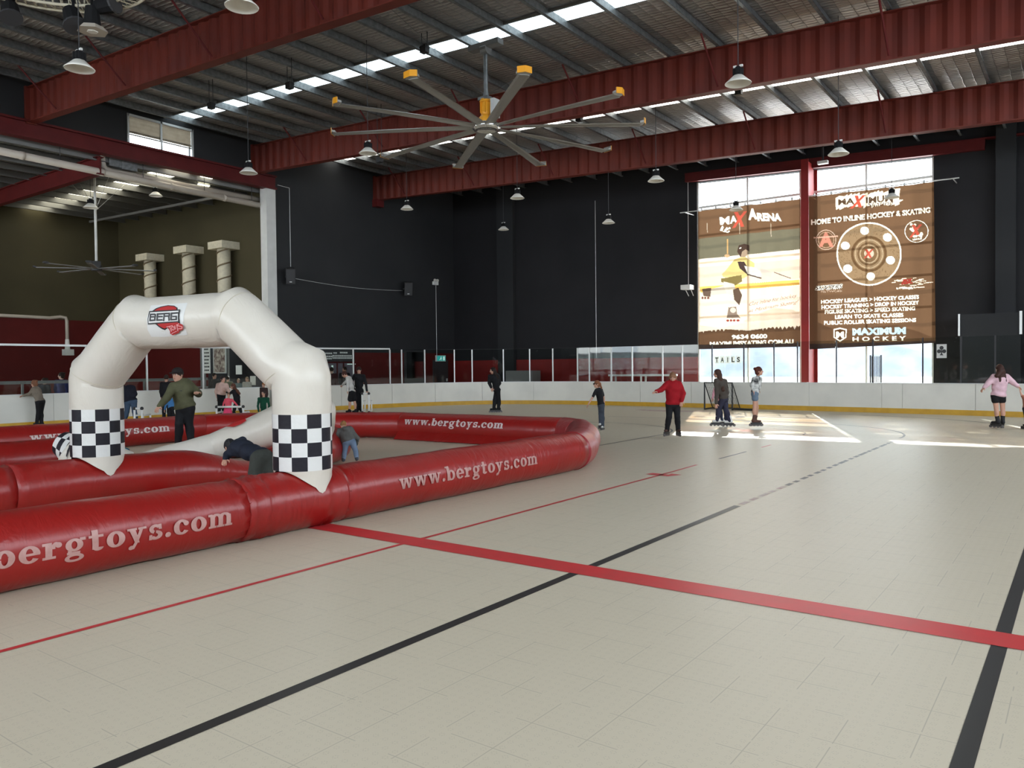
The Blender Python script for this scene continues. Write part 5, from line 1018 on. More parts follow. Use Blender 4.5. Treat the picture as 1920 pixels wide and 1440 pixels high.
for L_ in ([(985, 735), (1150, 690)], [(1065, 705), (1120, 845)], [(1120, 770), (1150, 810), (1190, 795), (1185, 730), (1140, 715), (1115, 760)], [(1200, 690), (1225, 790)], [(1250, 660), (1285, 840)], [(1310, 640), (1250, 690), (1390, 720), (1385, 770), (1290, 775)], [(1120, 900), (1250, 835)]):
    for a, c in zip(L_[:-1], L_[1:]):
        a, c = np.array(a, float), np.array(c, float); d = (c - a) / np.linalg.norm(c - a); n_ = np.array([-d[1], d[0]]) * 11; polys.append(LZ(tuple(a - n_), tuple(c - n_), tuple(c + n_), tuple(a + n_)))
decal('logo_lettering', polys, 'logo_pink', .028)
# collapsed arch
AR2 = thing('inflatable_arch', 'second white inflatable arch collapsed across the red tubes behind the standing arch', 'inflatable arch', (-10.8, 7, 0))
P2 = [at(250, 868, 11.6), at(300, 858, 11.8), at(400, 838, 12.2), at(490, 808, 12.3), at(550, 784, 12.4), at(582, 772, 12.5)]
P2[0][2] = max(P2[0][2], .3)
airtube(P2, lambda s: .10 + .20 * min(1, (s / 2.3) ** .8), mats='vinyl_white', name='crossbar', parent=AR2, cap=0, ds=.05, wr=.012, seams=(2.6,))
e = P2[-1]; d_ = (P2[-1] - P2[-2]); d_ /= np.linalg.norm(d_)
airtube([e - d_ * .03, e + d_ * .05, e + d_ * .10 + [-.08, .12, -.05], e + [-.38, .55, -.30], e + [-.8, .8, -.65]], lambda s: .29 - .10 * min(1, s), mats='vinyl_white', name='bent_leg', parent=AR2, ds=.05, cap=0, wr=.008)
airtube([at(245, 868, 11.6), at(200, 862, 11.4), at(160, 858, 11.3), at(140, 845, 11.3)], lambda s: .16 + .16 * min(1, s / .6), mats='vinyl_white', name='bent_leg', parent=AR2, ds=.05, wr=.012)
b = MB(); c0, c1 = at(158, 850, 11.25), at(118, 832, 11.35); nn, mm = 24, 4; vs = []; d_ = Vector(c1 - c0).normalized(); x_ = d_.orthogonal().normalized(); y_ = d_.cross(x_)
for i in range(mm + 1):
    for k_ in range(nn): a = 2 * math.pi * k_ / nn; vs.append(Vector(c0 + (c1 - c0) * i / mm) + (x_ * math.cos(a) + y_ * math.sin(a)) * (.30 - .03 * i))
b.add(vs, [(i * nn + k_, i * nn + (k_ + 1) % nn, (i + 1) * nn + (k_ + 1) % nn, (i + 1) * nn + k_) for i in range(mm) for k_ in range(nn)], [((k_ // 3) + i) % 2 for i in range(mm) for k_ in range(nn)]); obj('chequered_band', b, ['check_white', 'check_black'], AR2, True, label='black and white chequered band')

_a, _b = P2[2], P2[4]; _d = (_b - _a) / np.linalg.norm(_b - _a)
def hit2(px, py, off):
    d = ray(px, py); d = d / np.linalg.norm(d); m_ = EYE - _a; dp = d - _d * (d @ _d); mp = m_ - _d * (m_ @ _d); rr = .262 + off
    A_, B_, C_ = dp @ dp, 2 * dp @ mp, mp @ mp - rr * rr; D_ = B_ * B_ - 4 * A_ * C_; return EYE + d * ((-B_ - math.sqrt(max(D_, 0))) / (2 * A_))
decal('logo_patch', [[(424, 800), (440, 792), (460, 785), (462, 788), (454, 794), (438, 800)]], 'logo_red', .02, AR2, hit2)
# ================================================================ people
def surf(fn, lo, hi, h):
    """surface-nets mesh of a distance field"""
    lo = np.array(lo) - 2 * h; n = np.ceil((np.array(hi) + 2 * h - lo) / h).astype(int) + 1
    g = [lo[i] + h * np.arange(n[i]) for i in range(3)]; X = np.stack(np.meshgrid(*g, indexing='ij'), -1)
    F = fn(X.reshape(-1, 3)).reshape(n); I = F < 0
    c = n - 1; cnt = np.zeros(c); acc = np.zeros((*c, 3))
    for ax in range(3):
        sl0 = [slice(None)] * 3; sl1 = [slice(None)] * 3; sl0[ax] = slice(0, -1); sl1[ax] = slice(1, None)
        a, b_ = F[tuple(sl0)], F[tuple(sl1)]; cr = (a < 0) != (b_ < 0); t = np.where(cr, a / np.where(cr, a - b_, 1), 0)
        P = X[tuple(sl0)].copy(); P[..., ax] += t * h; o1, o2 = [i for i in range(3) if i != ax]
        for d1 in (0, 1):
            for d2 in (0, 1):
                s = [slice(None)] * 3; s[o1] = slice(d1, d1 + c[o1]); s[o2] = slice(d2, d2 + c[o2]); s = tuple(s)
                cnt += cr[s]; acc += P[s] * cr[s][..., None]
    V = cnt > 0; idx = -np.ones(c, int); idx[V] = np.arange(V.sum()); verts = acc[V] / cnt[V][:, None]; quads = []
    for ax in range(3):
        o1, o2 = [(1, 2), (2, 0), (0, 1)][ax]; s0 = [slice(1, -1)] * 3; s0[ax] = slice(0, -1); s1 = list(s0); s1[ax] = slice(1, None)
        a, b_ = F[tuple(s0)] < 0, F[tuple(s1)] < 0; w_ = np.argwhere(a != b_)
        if not len(w_): continue
        fl = a[tuple(w_.T)]; base = w_.copy(); base[:, o1] += 1; base[:, o2] += 1
        def I_(d1, d2): q_ = base.copy(); q_[:, o1] -= d1; q_[:, o2] -= d2; return idx[tuple(q_.T)]
        Q = np.stack([I_(1, 1), I_(0, 1), I_(0, 0), I_(1, 0)], 1); Q[~fl] = Q[~fl][:, ::-1]; quads.append(Q)
    return verts, np.concatenate(quads) if quads else np.zeros((0, 4), int)
def smin(a, b_, k_): h = np.clip(.5 + .5 * (b_ - a) / k_, 0, 1); return b_ * (1 - h) + a * h - k_ * h * (1 - h)
class SDF:
    ks = 1.
    def __init__(s): s.p = []
    def cap(s, a, b_, ra, rb=None, k=.02): s.p.append(('c', np.array(a, float), np.array(b_, float), ra, ra if rb is None else rb, k)); return s
    def ell(s, c, ax, r, k=.02): s.p.append(('e', np.array(c, float), np.array(ax, float), np.array(r, float), 0, k)); return s
    def cut(s, c, ax, r): s.p.append(('x', np.array(c, float), np.array(ax, float), np.array(r, float), 0, .01)); return s
    def box(s):
        L, H = [], []
        for q_ in s.p:
            if q_[0] == 'c': r_ = max(q_[3], q_[4]); L += [q_[1] - r_, q_[2] - r_]; H += [q_[1] + r_, q_[2] + r_]
            elif q_[0] == 'e': r_ = q_[3].max(); L.append(q_[1] - r_); H.append(q_[1] + r_)
        return np.min(L, 0), np.max(H, 0)
    def __call__(s, P):
        F = np.full(len(P), 9.); KS = SDF.ks
        for t, a, b_, r0, r1, k_ in s.p:
            if t == 'c':
                ab = b_ - a; u_ = np.clip((P - a) @ ab / max(ab @ ab, 1e-9), 0, 1); d = np.linalg.norm(P - a - u_[:, None] * ab, axis=1) - (r0 + (r1 - r0) * u_)
            else:
                q_ = (P - a) @ b_.T / r0; n_ = np.linalg.norm(q_, axis=1); d = (n_ - 1) * r0.min() if t != 'e' else (n_ - 1) * (r0.min() * .5 + r0.mean() * .5)
            F = np.maximum(F, -d) if t == 'x' else smin(F, d, k_ * KS)
        return F
    def mesh(s, mb, h, mi=0):
        v, q_ = surf(s, *s.box(), h); mb.add(v, q_.tolist(), mi)
PM = {}
def cm(c, rough=.75, noise=None):
    key = (c, noise)
    if key not in PM: n = 'cloth_%d' % len(PM); mat(n, c, rough, noise=noise or (9, tuple(x * .72 for x in c), .7), bump=(22, .35, .02), spec=.15); PM[key] = n
    return PM[key]
SK = [(.50, .27, .19), (.56, .33, .25), (.42, .22, .15)]
for i, c in enumerate(SK): mat('skin_%d' % i, c, .5)
mat('eye_white', (.6, .58, .55), .3); mat('eye_dark', (.02, .015, .012), .3); mat('lips', (.36, .11, .10), .5); mat('wheel', (.10, .09, .09), .4); mat('skate_white', (.62, .62, .6), .4); mat('tie_dye', (.62, .62, .60), .8, noise=(9, (.0, .0, .004), 1), spec=.2)
mat('sunglass', (.01, .01, .01), .1)
def nrm(v): v = np.array(v, float); return v / max(np.linalg.norm(v), 1e-9)
UR = RW @ np.array([1., 0, 0]); UR[2] = 0; UR = nrm(UR); UB = np.array([-UR[1], UR[0], 0.])   # image right and away from the camera, on the ground
def rootface(face): u_, w_, z_ = face; return nrm(UR * u_ + UB * w_ + np.array([0, 0, z_]))
def person(label, D, J, face=(0, -1, 0), s=1., hair=((.05, .03, .02), 'short'), top=((.02, .02, .02), 'long'), legs=((.02, .02, .025), 'long'), feet=('shoe', (.02, .02, .02)), skin=0, sh=1., extra=None, group=None, h=.018, glasses=False, cap=None, hood=False, toe=None, slim=1., neckpt=None, skip_legs=False, chest=None):
    """J: joints traced as (pixel x, pixel y, metres behind depth D). head, sL sR eL eR hL hR, hip, kL kR aL aR"""
    W = {k_: at(v[0], v[1], D + (v[2] if len(v) > 2 else 0)) for k_, v in J.items()}
    f = rootface(face); fh = nrm([f[0], f[1], 0]); up = nrm(np.array([0, 0, 1.]) - f * f[2]); rt = np.cross(f, up)
    if 'bf' in J: del W['bf']
    bf = nrm([*(rootface(J['bf'])[:2] if 'bf' in J else fh[:2]), 0]); lat = np.cross(bf, [0, 0, 1.])
    hd = W['head']; sL, sR = W['sL'], W['sR']; nb = (sL + sR) / 2 + [0, 0, .03 * s]; hip = W['hip']
    base = np.array([hip[0], hip[1], 0.]) if 'aL' not in W else np.array([(W['aL'][0] + W['aR'][0]) / 2, (W['aL'][1] + W['aR'][1]) / 2, 0.])
    SDF.ks = min(1., s); root = thing('person', label, 'person', tuple(base), group)
    skinm = 'skin_%d' % skin; mb = MB()
    # head
    A = np.stack([rt, f, up]); S = SDF(); hs = s * 1.0
    S.ell(hd + up * .015 * hs, A, np.array([.074, .094, .105]) * hs); S.ell(hd - up * .055 * hs + f * .025 * hs, A, np.array([.055, .062, .06]) * hs, .03)
    S.cap(hd + f * .09 * hs + up * .01 * hs, hd + f * .112 * hs - up * .028 * hs, .008 * hs, .014 * hs, .012); S.ell(hd - up * .095 * hs + f * .065 * hs, A, np.array([.022, .018, .018]) * hs, .02)
    for q_ in (-1, 1): S.ell(hd + rt * .076 * q_ * hs - up * .012 * hs - f * .01 * hs, A, np.array([.010, .020, .030]) * hs, .008); S.cut(hd + rt * .033 * q_ * hs + f * .098 * hs + up * .012 * hs, A, np.array([.018, .012, .011]) * hs)
    nk = nb - [0, 0, .02 * s]; S.cap(hd - up * .07 * hs - f * .02 * hs, nk, .05 * s * slim, .058 * s * slim, .03); S.mesh(mb, .0095 * max(s, .8))
    for q_ in (-1, 1):
        e_ = hd + rt * .033 * q_ * hs + f * .084 * hs + up * .012 * hs; mb.ball(e_, .0125 * hs, 8, 5, 1); mb.ball(e_ + f * .006 * hs, .0085 * hs, 8, 5, 2); mb.bar(e_ + up * .024 * hs - rt * .016 * hs + f * .008, e_ + up * .024 * hs + rt * .016 * hs + f * .008, .006, .006, 2)
    mo = hd - up * .058 * hs + f * .086 * hs; mb.ball(mo, (.02 * hs,) * 2 + (.007 * hs,), 8, 4, 3)
    # body
    S = SDF(); hw = np.linalg.norm(sL - sR) / 2; lat2 = nrm(sR - sL) if hw > .05 else lat
    tdir = nrm(nb - hip); tl = np.linalg.norm(nb - hip); AT = np.stack([lat, nrm(np.cross(tdir, lat)), tdir])
    bw = .150 * s * slim; bd = .098 * s * slim
    chestp = hip + tdir * tl * .72; belly = hip + tdir * tl * .36
    S.cap(sL, sR, .045 * s, None, .05).ell(chestp, AT, [bw, bd * 1.08, .17 * s], .05).ell(belly, AT, [bw * .88, bd, .16 * s], .05).ell(hip, AT, [bw * .98, bd * 1.08, .11 * s], .05)
    arms = {}
    for q_ in 'LR':
        S.cap(W['s' + q_], W['e' + q_], .044 * s, .035 * s, .03).cap(W['e' + q_], W['h' + q_], .036 * s, .024 * s, .012)
    lg = not skip_legs
    hipj = {q_: hip + lat * (.085 * s) * (1 if ((W['k' + q_] - hip) @ lat) >= ((W['k' + ('R' if q_ == 'L' else 'L')] - hip) @ lat) else -1) - tdir * .03 * s for q_ in 'LR'} if lg else {}
    if lg:
        for q_ in 'LR': S.cap(hipj[q_], W['k' + q_], .078 * s * slim, .052 * s, .03).cap(W['k' + q_], W['a' + q_], .054 * s, .034 * s, .012).ell(W['k' + q_] * .65 + W['a' + q_] * .35 - bf * .015 * s, np.eye(3), [.052 * s, .052 * s, .09 * s], .03)
    S.mesh(mb, h)
    # hands: palm, four fingers, thumb
    for q_ in 'LR':
        wv, el = W['h' + q_], W['e' + q_]; d = nrm(wv - el); side = nrm(np.cross(d, [0, 0, 1.]) + 1e-6); nrmv = np.cross(side, d); hz = s * 1.02; H = SDF()
        H.ell(wv + d * .035 * hz, np.stack([side, nrmv, d]), np.array([.040, .016, .050]) * hz, .012); cu = -.35 if nrmv[2] > 0 else .35
        for i, (o_, l_) in enumerate(((-.030, .060), (-.010, .072), (.010, .068), (.029, .054))):
            p0 = wv + d * .075 * hz + side * o_ * hz; p1 = p0 + (d * .85 + nrmv * cu + side * o_ * 3) * l_ * .5 * hz; p2 = p1 + (d * .6 + nrmv * cu * 2.1) * l_ * .5 * hz
            H.cap(p0, p1, .0092 * hz, .0085 * hz, .006).cap(p1, p2, .0085 * hz, .007 * hz, .004)
        t0 = wv + d * .02 * hz - side * .034 * hz; t1 = t0 + (d * .6 - side * .75 + nrmv * cu * .6) * .035 * hz; H.cap(t0, t1, .012 * hz, .010 * hz, .008).cap(t1, t1 + (d * .9 - side * .3 + nrmv * cu) * .028 * hz, .010 * hz, .008 * hz, .004)
        H.mesh(mb, .0058)
    o = obj('body', mb, [skinm, 'eye_white', 'eye_dark', 'lips'], root, True)
    # top
    tc_, tk = top; S = SDF(); e = .016 * s; puff = {'hoodie': .022, 'long': .008, 'tee': .006, 'sweater': .024, 'jacket': .016}.get(tk, .01) * s
    hemp = hip + tdir * (.0 if tk != 'crop' else .12) * s
    S.cap(sL - lat2 * .0, sR, .055 * s + puff * .6, None, .06).ell(chestp, AT, [bw + e + puff, bd * 1.08 + e + puff, .185 * s], .05).ell(belly, AT, [bw * .9 + e + puff, bd + e + puff, .17 * s], .05).ell(hemp + tdir * .015, AT, [bw * .99 + e + puff, bd * 1.1 + e + puff, .09 * s], .05)
    S.cap(nb, nb - tdir * .05, .062 * s, .08 * s, .03)
    for q_ in 'LR':
        a_, b_, c_ = W['s' + q_], W['e' + q_], W['h' + q_]
        if tk in ('tee',): S.cap(a_, a_ + (b_ - a_) * .75, .058 * s, .052 * s, .03)
        else: S.cap(a_, b_, .054 * s + puff, .044 * s + puff, .035).cap(b_, b_ + (c_ - b_) * .96, .044 * s + puff, .033 * s + puff * .7, .015)
    if tk == 'hoodie' or hood: S.ell(nb - bf * .07 * s + [0, 0, .035 * s], np.eye(3), [.125 * s, .105 * s, .075 * s], .03).ell(nb + bf * .03 * s, np.eye(3), [.09 * s, .07 * s, .035 * s], .03)
    fold = S.__call__
    class Fo:
        box = S.box
        def __call__(self, P): return S(P) + .004 * np.sin(P[:, 2] * 38 + P[:, 0] * 21) * np.sin(P[:, 0] * 17 - P[:, 1] * 23)
    b = MB(); F_ = Fo(); v, q4 = surf(F_, *S.box(), h); b.add(v, q4.tolist()); tm = tc_ if isinstance(tc_, str) else cm(tc_); obj({'tee': 't_shirt', 'hoodie': 'hoodie', 'sweater': 'sweater', 'jacket': 'jacket'}.get(tk, 'long_sleeve_top'), b, tm, root, True)
    if lg:
        lc, lk = legs; S = SDF(); S.ell(hip - tdir * .02 * s, AT, [bw + .014, bd * 1.12 + .014, .115 * s], .04)
        cut_ = {'shorts': .5, 'short_shorts': .25, 'skirt': .6}.get(lk, 1)
        ex = .030 * s if lk == 'shorts' else .014 * s
        for q_ in 'LR':
            a_, b_, c_ = hipj[q_], W['k' + q_], W['a' + q_]; e1 = a_ + (b_ - a_) * (1 if cut_ == 1 else min(1, cut_ * 1.35))
            S.cap(a_, e1, .08 * s * slim + ex, (.055 if cut_ == 1 else .075) * s + ex * (1.3 if lk == 'shorts' else 1) + (.04 if lk == 'skirt' else 0), .03)
            if cut_ == 1: S.cap(b_, c_, .058 * s + ex * .9, .048 * s + ex * .7, .02).ell(b_ * .65 + c_ * .35 - bf * .015 * s, np.eye(3), [.066 * s, .066 * s, .10 * s], .03)
        b = MB(); S.mesh(b, h); obj({'shorts': 'shorts', 'short_shorts': 'shorts', 'skirt': 'skirt'}.get(lk, 'trousers'), b, lc if isinstance(lc, str) else cm(lc), root, True)
        for q_ in 'LR':
            a_ = W['a' + q_]; td = nrm([*(rootface(toe[q_ == 'R'] if toe and isinstance(toe[0], tuple) else toe)[:2] if toe else bf[:2]), 0]); z0 = max(a_[2], 0)
            kind, fc = feet; sole = .02 if kind == 'shoe' else .10 * max(s, .8); bot = a_[2] - (.085 if kind == 'shoe' else .165) * max(s, .8)
            m_ = fc if isinstance(fc, str) else cm(fc, .5); S = SDF(); g_ = np.array([a_[0], a_[1], bot + sole]); ls = .12 * max(s, .8)
            S.cap(g_ - td * .05 * s + [0, 0, .042], g_ + td * ls + [0, 0, .032], .042 * s, .034 * s, .02).cap(g_ - td * .03 * s + [0, 0, .045], a_ + [0, 0, .03 if kind == 'shoe' else .12 * s], .046 * s, .052 * s, .03)
            b = MB(); S.mesh(b, .012); sk = obj('shoe' if kind == 'shoe' else 'skate', b, m_, root, True)
            if kind != 'shoe':
                sd_ = np.cross(td, [0, 0, 1]); b = MB(); vs = [g_ - td * .11 + [0, 0, .006], g_ + td * .17 + [0, 0, .006], g_ + td * .15 - [0, 0, .052], g_ - td * .10 - [0, 0, .052]]
                b.slab([v_ - sd_ * .022 for v_ in vs], sd_, .044); sub('skate_frame', b, 'black', sk)
                for i in range(4): c_ = g_ + td * (-.115 + .092 * i) - [0, 0, sole - .038]; b = MB(); b.cyl(c_ - sd_ * .012, c_ + sd_ * .012, .038, n=14); sub('wheel', b, 'wheel', sk)
    # hair
    hc, hk = hair
    if hk != 'none':
        S = SDF(); S.ell(hd + up * .028 * hs - f * .012 * hs, A, np.array([.086, .102, .104]) * hs, .02)
        if hk in ('pony', 'long', 'bun', 'longback', 'verylong'): S.ell(hd - f * .04 * hs - up * .02 * hs, A, np.array([.082, .07, .09]) * hs, .02)
        if hk == 'pony': S.cap(hd - f * .11 * hs + up * .03 * hs, hd - f * .15 * hs - up * .12 * hs, .03 * hs, .028 * hs, .02).cap(hd - f * .15 * hs - up * .12 * hs, hd - f * .12 * hs - up * .26 * hs, .028 * hs, .012 * hs, .02)
        if hk == 'bun': S.ell(hd - f * .10 * hs + up * .075 * hs, A, np.array([.045, .045, .042]) * hs, .01)
        if hk in ('long', 'longback', 'verylong'):
            bk = hd - f * .06 * hs; L_ = {'long': .30, 'longback': .42, 'verylong': .62}[hk]
            for q_ in (-1, 0, 1): S.cap(bk + rt * .045 * q_ * hs - up * .04, bk + rt * .075 * q_ * hs - np.array([0, 0, 1]) * L_ * hs - f * (.05 if hk != 'verylong' else .10), .055 * hs, .034 * hs, .03)
        if 'tail' in W: S.cap(hd - f * .04 * hs - up * .05, W['tail'], .075 * hs, .05 * hs, .03)
        S.cut(hd + f * .105 * hs - up * .045 * hs, A, np.array([.072, .085, .088]) * hs)
        class HF:
            def __call__(self, P): return S(P) + .003 * np.sin(((P - hd) @ rt) * 260) + .002 * np.sin(P[:, 2] * 60)
        b = MB(); v, q4 = surf(HF(), *S.box(), .0105 * max(s, .8)); b.add(v, q4.tolist()); key = cm(hc, .55); obj('hair', b, key, root, True)
    if cap:
        S = SDF(); S.ell(hd + up * .05 * hs - f * .005, A, np.array([.092, .108, .085]) * hs, .02); S.cut(hd - up * .07 * hs, A, np.array([.2, .2, .11]) * hs); b = MB(); S.mesh(b, .0105); c_ = obj('cap', b, cm(cap), root, True)
        b = MB(); pr_ = [hd + up * .048 * hs + f * (.09 + .085 * math.cos(a)) * hs + rt * .078 * math.sin(a) * hs - up * .012 * math.cos(a) for a in np.linspace(-1.5, 1.5, 12)]; b.slab(pr_, up, .007); sub('peak', b, cm(cap), c_)
    if glasses:
        b = MB()
        for q_ in (-1, 1): e_ = hd + rt * .034 * q_ * hs + f * .100 * hs + up * .012 * hs; b.ball(e_, (.024 * hs,) * 3, 8, 5); b.bar(hd + rt * .07 * q_ * hs + f * .085 * hs + up * .015, hd + rt * .08 * q_ * hs + up * .015, .006, .01)
        b.bar(hd + f * .105 * hs + up * .02 - rt * .03, hd + f * .105 * hs + up * .02 + rt * .03, .006, .006); obj('sunglasses', b, 'sunglass', root, True)
    if extra: extra(root, W, dict(hd=hd, f=f, up=up, rt=rt, hip=hip, nb=nb, bf=bf, chest=chestp, s=s))
    return root
def stand(hx, hy, k_, D, w=0., lean=0.):
    """plain standing joints below a head pixel; k_ = pixels per metre"""
    q = lambda x, z, y=0.: (hx + (x + lean * z) * k_, hy + z * k_, y + w)
    return dict(head=q(0, 0), sL=q(-.17, .21), sR=q(.17, .21), eL=q(-.21, .48), eR=q(.21, .48), hL=q(-.18, .70, -.1), hR=q(.18, .70, -.1), hip=q(0, .70), kL=q(-.09, 1.10), kR=q(.09, 1.10), aL=q(-.09, 1.50), aR=q(.09, 1.50))
BK = (.012, .012, .014)
# --- skaters on the open floor
def phone(root, W, c): b = MB(); p = W['hR']; b.box(p + [-.03, -.01, -.16], p + [.03, .01, -.02]); tag(obj('phone', b, 'paper', loc=tuple(p)), 'pale phone held low by the skater dressed in black', 'phone')
person('adult skater all in black with a long ponytail, standing with hands clasped', 29.4, dict(head=(924.3, 695), sL=(918.5, 706, -.1), sR=(934, 706, .1), eL=(917.5, 718, -.05), eR=(936.5, 719), hL=(921, 727, -.15), hR=(926, 729, -.1), tail=(933, 708, -.1), hip=(932, 732), kL=(927.5, 750), kR=(935.5, 751), aL=(926, 765.5), aR=(934.5, 765.5), bf=(-1, -.3, 0)),
       (-1, -.3, -.1), 1.02, ((.02, .012, .01), 'longback'), (BK, 'hoodie'), (BK, 'long'), ('skate', BK), toe=(-1, -.3, 0), slim=.95)
person('small girl in a black t-shirt and dark jeans with sunglasses and a ponytail', 20.9, dict(head=(1119, 720.5), sL=(1118, 732, -.06), sR=(1127, 731, .06), eL=(1110.5, 746, -.05), eR=(1132, 745), hL=(1103, 758, -.05), hR=(1133, 754), hip=(1127, 759), kL=(1126, 776), kR=(1129, 777), aL=(1126, 794), aR=(1130, 799), bf=(-1, -.2, 0)),
       (-1, -.15, 0), .80, ((.20, .08, .04), 'pony'), (BK, 'tee'), ((.05, .06, .08), 'long'), ('skate', 'skate_white'), toe=(-.4, -.9, 0), glasses=True, slim=.9)
person('girl in a red hoodie and black leggings looking down at her outstretched arm', 18.1, dict(head=(1261.5, 707.5), sL=(1251, 720), sR=(1273, 720), eL=(1239.5, 731, -.15), eR=(1281, 737), hL=(1230, 734, -.3), hR=(1278, 753, -.1), hip=(1262, 757), kL=(1254.5, 782, -.05), kR=(1270, 782, -.05), aL=(1250.5, 805), aR=(1271.5, 805), bf=(0, -1, 0)),
       (-.25, -1, -.55), .93, ((.22, .11, .06), 'long'), ((.30, .008, .014), 'hoodie'), (BK, 'long'), ('skate', (.06, .03, .025)), toe=((-.5, -.8, 0), (.1, -1, 0)), slim=1.08)
person('girl with very long brown hair in a dark jacket and tight navy leggings', 20.7, dict(head=(1345, 700.5), sL=(1343, 714, -.05), sR=(1359, 715), eL=(1344, 738, -.1), eR=(1363, 736, .1), hL=(1343, 757, -.15), hR=(1360, 752, .1), tail=(1356, 731, -.16), hip=(1357, 746), kL=(1347, 768), kR=(1361, 769), aL=(1345, 788), aR=(1368, 789), bf=(-.8, .5, 0)),
       (-1, .25, -.1), .92, ((.06, .03, .022), 'verylong'), ((.07, .058, .05), 'jacket'), ((.035, .035, .06), 'long'), ('skate', 'skate_white'), toe=(-1, .1, 0))
person('small child in a pink top and dark jeans, mostly hidden beyond the long-haired girl', 21.6, dict(stand(1349, 719, 54, 21.6), sL=(1341, 729), sR=(1357, 729), hL=(1336, 748, -.1), eL=(1338, 738), hip=(1350, 752), kL=(1350, 768), kR=(1360, 768), aL=(1354, 788), aR=(1361, 788)), (-1, 0, 0), .72, ((.06, .03, .02), 'short'), ((.70, .34, .40), 'long'), ((.03, .035, .06), 'long'), ('skate', 'skate_white'), toe=(-1, -.2, 0))
person('girl in a black and white tie-dye top and denim shorts with brown roller skates', 20.7, dict(head=(1423, 696), sL=(1414, 711), sR=(1425, 711, .1), eL=(1409.5, 722, -.05), eR=(1424, 722, .1), hL=(1413.5, 733, -.1), hR=(1421, 732, .0), hip=(1415.5, 737), kL=(1415, 763, -.05), kR=(1419, 763, .1), aL=(1415, 788, -.05), aR=(1417, 788, .12), bf=(1, -.2, 0)),
       (1, -.2, .05), .95, ((.10, .03, .02), 'bun'), ('tie_dye', 'long'), ((.14, .19, .26), 'short_shorts'), ('skate', (.10, .05, .04)), toe=(1, 0, 0), slim=.82)
PK = person('skater seen from behind in a baggy pink sweater and black shorts', 19.8, dict(head=(1874, 692.5), sL=(1864, 707), sR=(1887, 707), eL=(1853.5, 718), eR=(1899, 717), hL=(1845, 727), hR=(1908, 724), tail=(1869, 705, -.12), hip=(1872, 741), kL=(1868, 766), kR=(1880, 766), aL=(1869.5, 790), aR=(1880, 790), bf=(0, 1, 0)),
       (-.1, 1, 0), 1.0, ((.045, .02, .015), 'long'), ((.66, .44, .50), 'sweater'), (BK, 'short_shorts'), ('skate', (.02, .02, .022)), toe=((-.45, .9, 0), (.4, .9, 0)))
person('child with reddish hair at the right edge, holding the pink-sweater skater by the hand', 19.6, dict(head=(1927, 733), sL=(1920, 746), sR=(1934, 746), eL=(1915.5, 741, -.02), eR=(1937, 757), hL=(1912, 730), hR=(1938, 768), hip=(1927, 765), kL=(1924, 781), kR=(1930, 781), aL=(1924, 796), aR=(1930, 796)), (0, 1, 0), .70, ((.16, .05, .03), 'long'), ((.30, .12, .08), 'tee'), (BK, 'long'), ('skate', BK))
# --- inside the inflatable track
def drawn(root, W, c):
    for q_ in (-1, 1): b = MB(); p = c['nb'] + c['bf'] * .115 + c['rt'] * .03 * q_; b.cyl(p, p - np.array([0, 0, .13]) + c['bf'] * .02, .005, n=5); obj('drawstring', b, 'black', root)
    b = MB(); p = c['chest'] + c['bf'] * .145 + [0, 0, .0]
    for i in range(7): a = p + c['rt'] * (-.10 + i * .032); b.box(a - [.01, .01, .008], a + [.01, .01, .008])
    obj('print', b, 'black', root)
person('laughing man in an olive hoodie and black cap standing inside the play track', 14.5, dict(head=(333, 703), sL=(324.5, 725, -.1), sR=(355, 722, .1), eL=(313, 746, -.25), eR=(372, 738, .1), hL=(299, 762, -.45), hR=(369, 736, -.18), hip=(347, 763), kL=(336, 795, -.12), kR=(354, 794), aL=(334, 832), aR=(359, 831), bf=(-.35, -1, 0)),
       (-.25, -1, -.08), 1.05, ((.03, .02, .015), 'short'), ((.095, .095, .052), 'hoodie'), (BK, 'long'), ('shoe', BK), cap=(.02, .016, .016), extra=drawn, slim=1.06, h=.016)
person('bending person in a dark jacket and grey shorts leaning over the inner red tube', 9.7, dict(head=(431, 838, .38), sL=(437, 846, .2), sR=(446, 832, .42), eL=(427, 852, .22), eR=(455, 826, .42), hL=(423, 861, .12), hR=(450, 829, .5), hip=(489, 856), kL=(477, 902, -.02), kR=(501, 893, .06), aL=(476, 942), aR=(503, 936), bf=(-1, .5, 0)),
       (-.7, .6, -.45), .80, ((.02, .02, .022), 'short'), ((.018, .022, .035), 'hoodie'), ((.050, .055, .048), 'shorts'), ('shoe', BK), h=.014)
person('toddler in a grey hooded top and faded jeans bending over the red tube', 13.9, dict(head=(644, 797, .15), sL=(637, 808, .02), sR=(659, 808, .02), eL=(632, 820), eR=(670, 822), hL=(634, 832, .15), hR=(668, 834, .2), hip=(654, 826), kL=(646.5, 846), kR=(667, 846), aL=(644, 862), aR=(669, 860), bf=(-.1, 1, 0)),
       (-.1, .9, -.5), .62, ((.30, .15, .06), 'short'), ((.11, .11, .105), 'hoodie'), ((.16, .22, .32), 'long'), ('shoe', (.05, .05, .06)), h=.013, slim=1.15)
person('child in a teal top crouching behind the left foot of the standing arch', 11.9, dict(head=(204, 840, .1), sL=(205, 847), sR=(224, 840), eL=(200, 858), eR=(239, 845), hL=(200, 866), hR=(246, 854), hip=(212, 866), kL=(200, 872, -.1), kR=(222, 872, -.1), aL=(202, 888), aR=(220, 888), bf=(0, -1, 0)), (0, -.8, -.5), .62, ((.05, .03, .02), 'short'), ((.012, .10, .16), 'long'), (BK, 'long'), ('shoe', BK), h=.014)
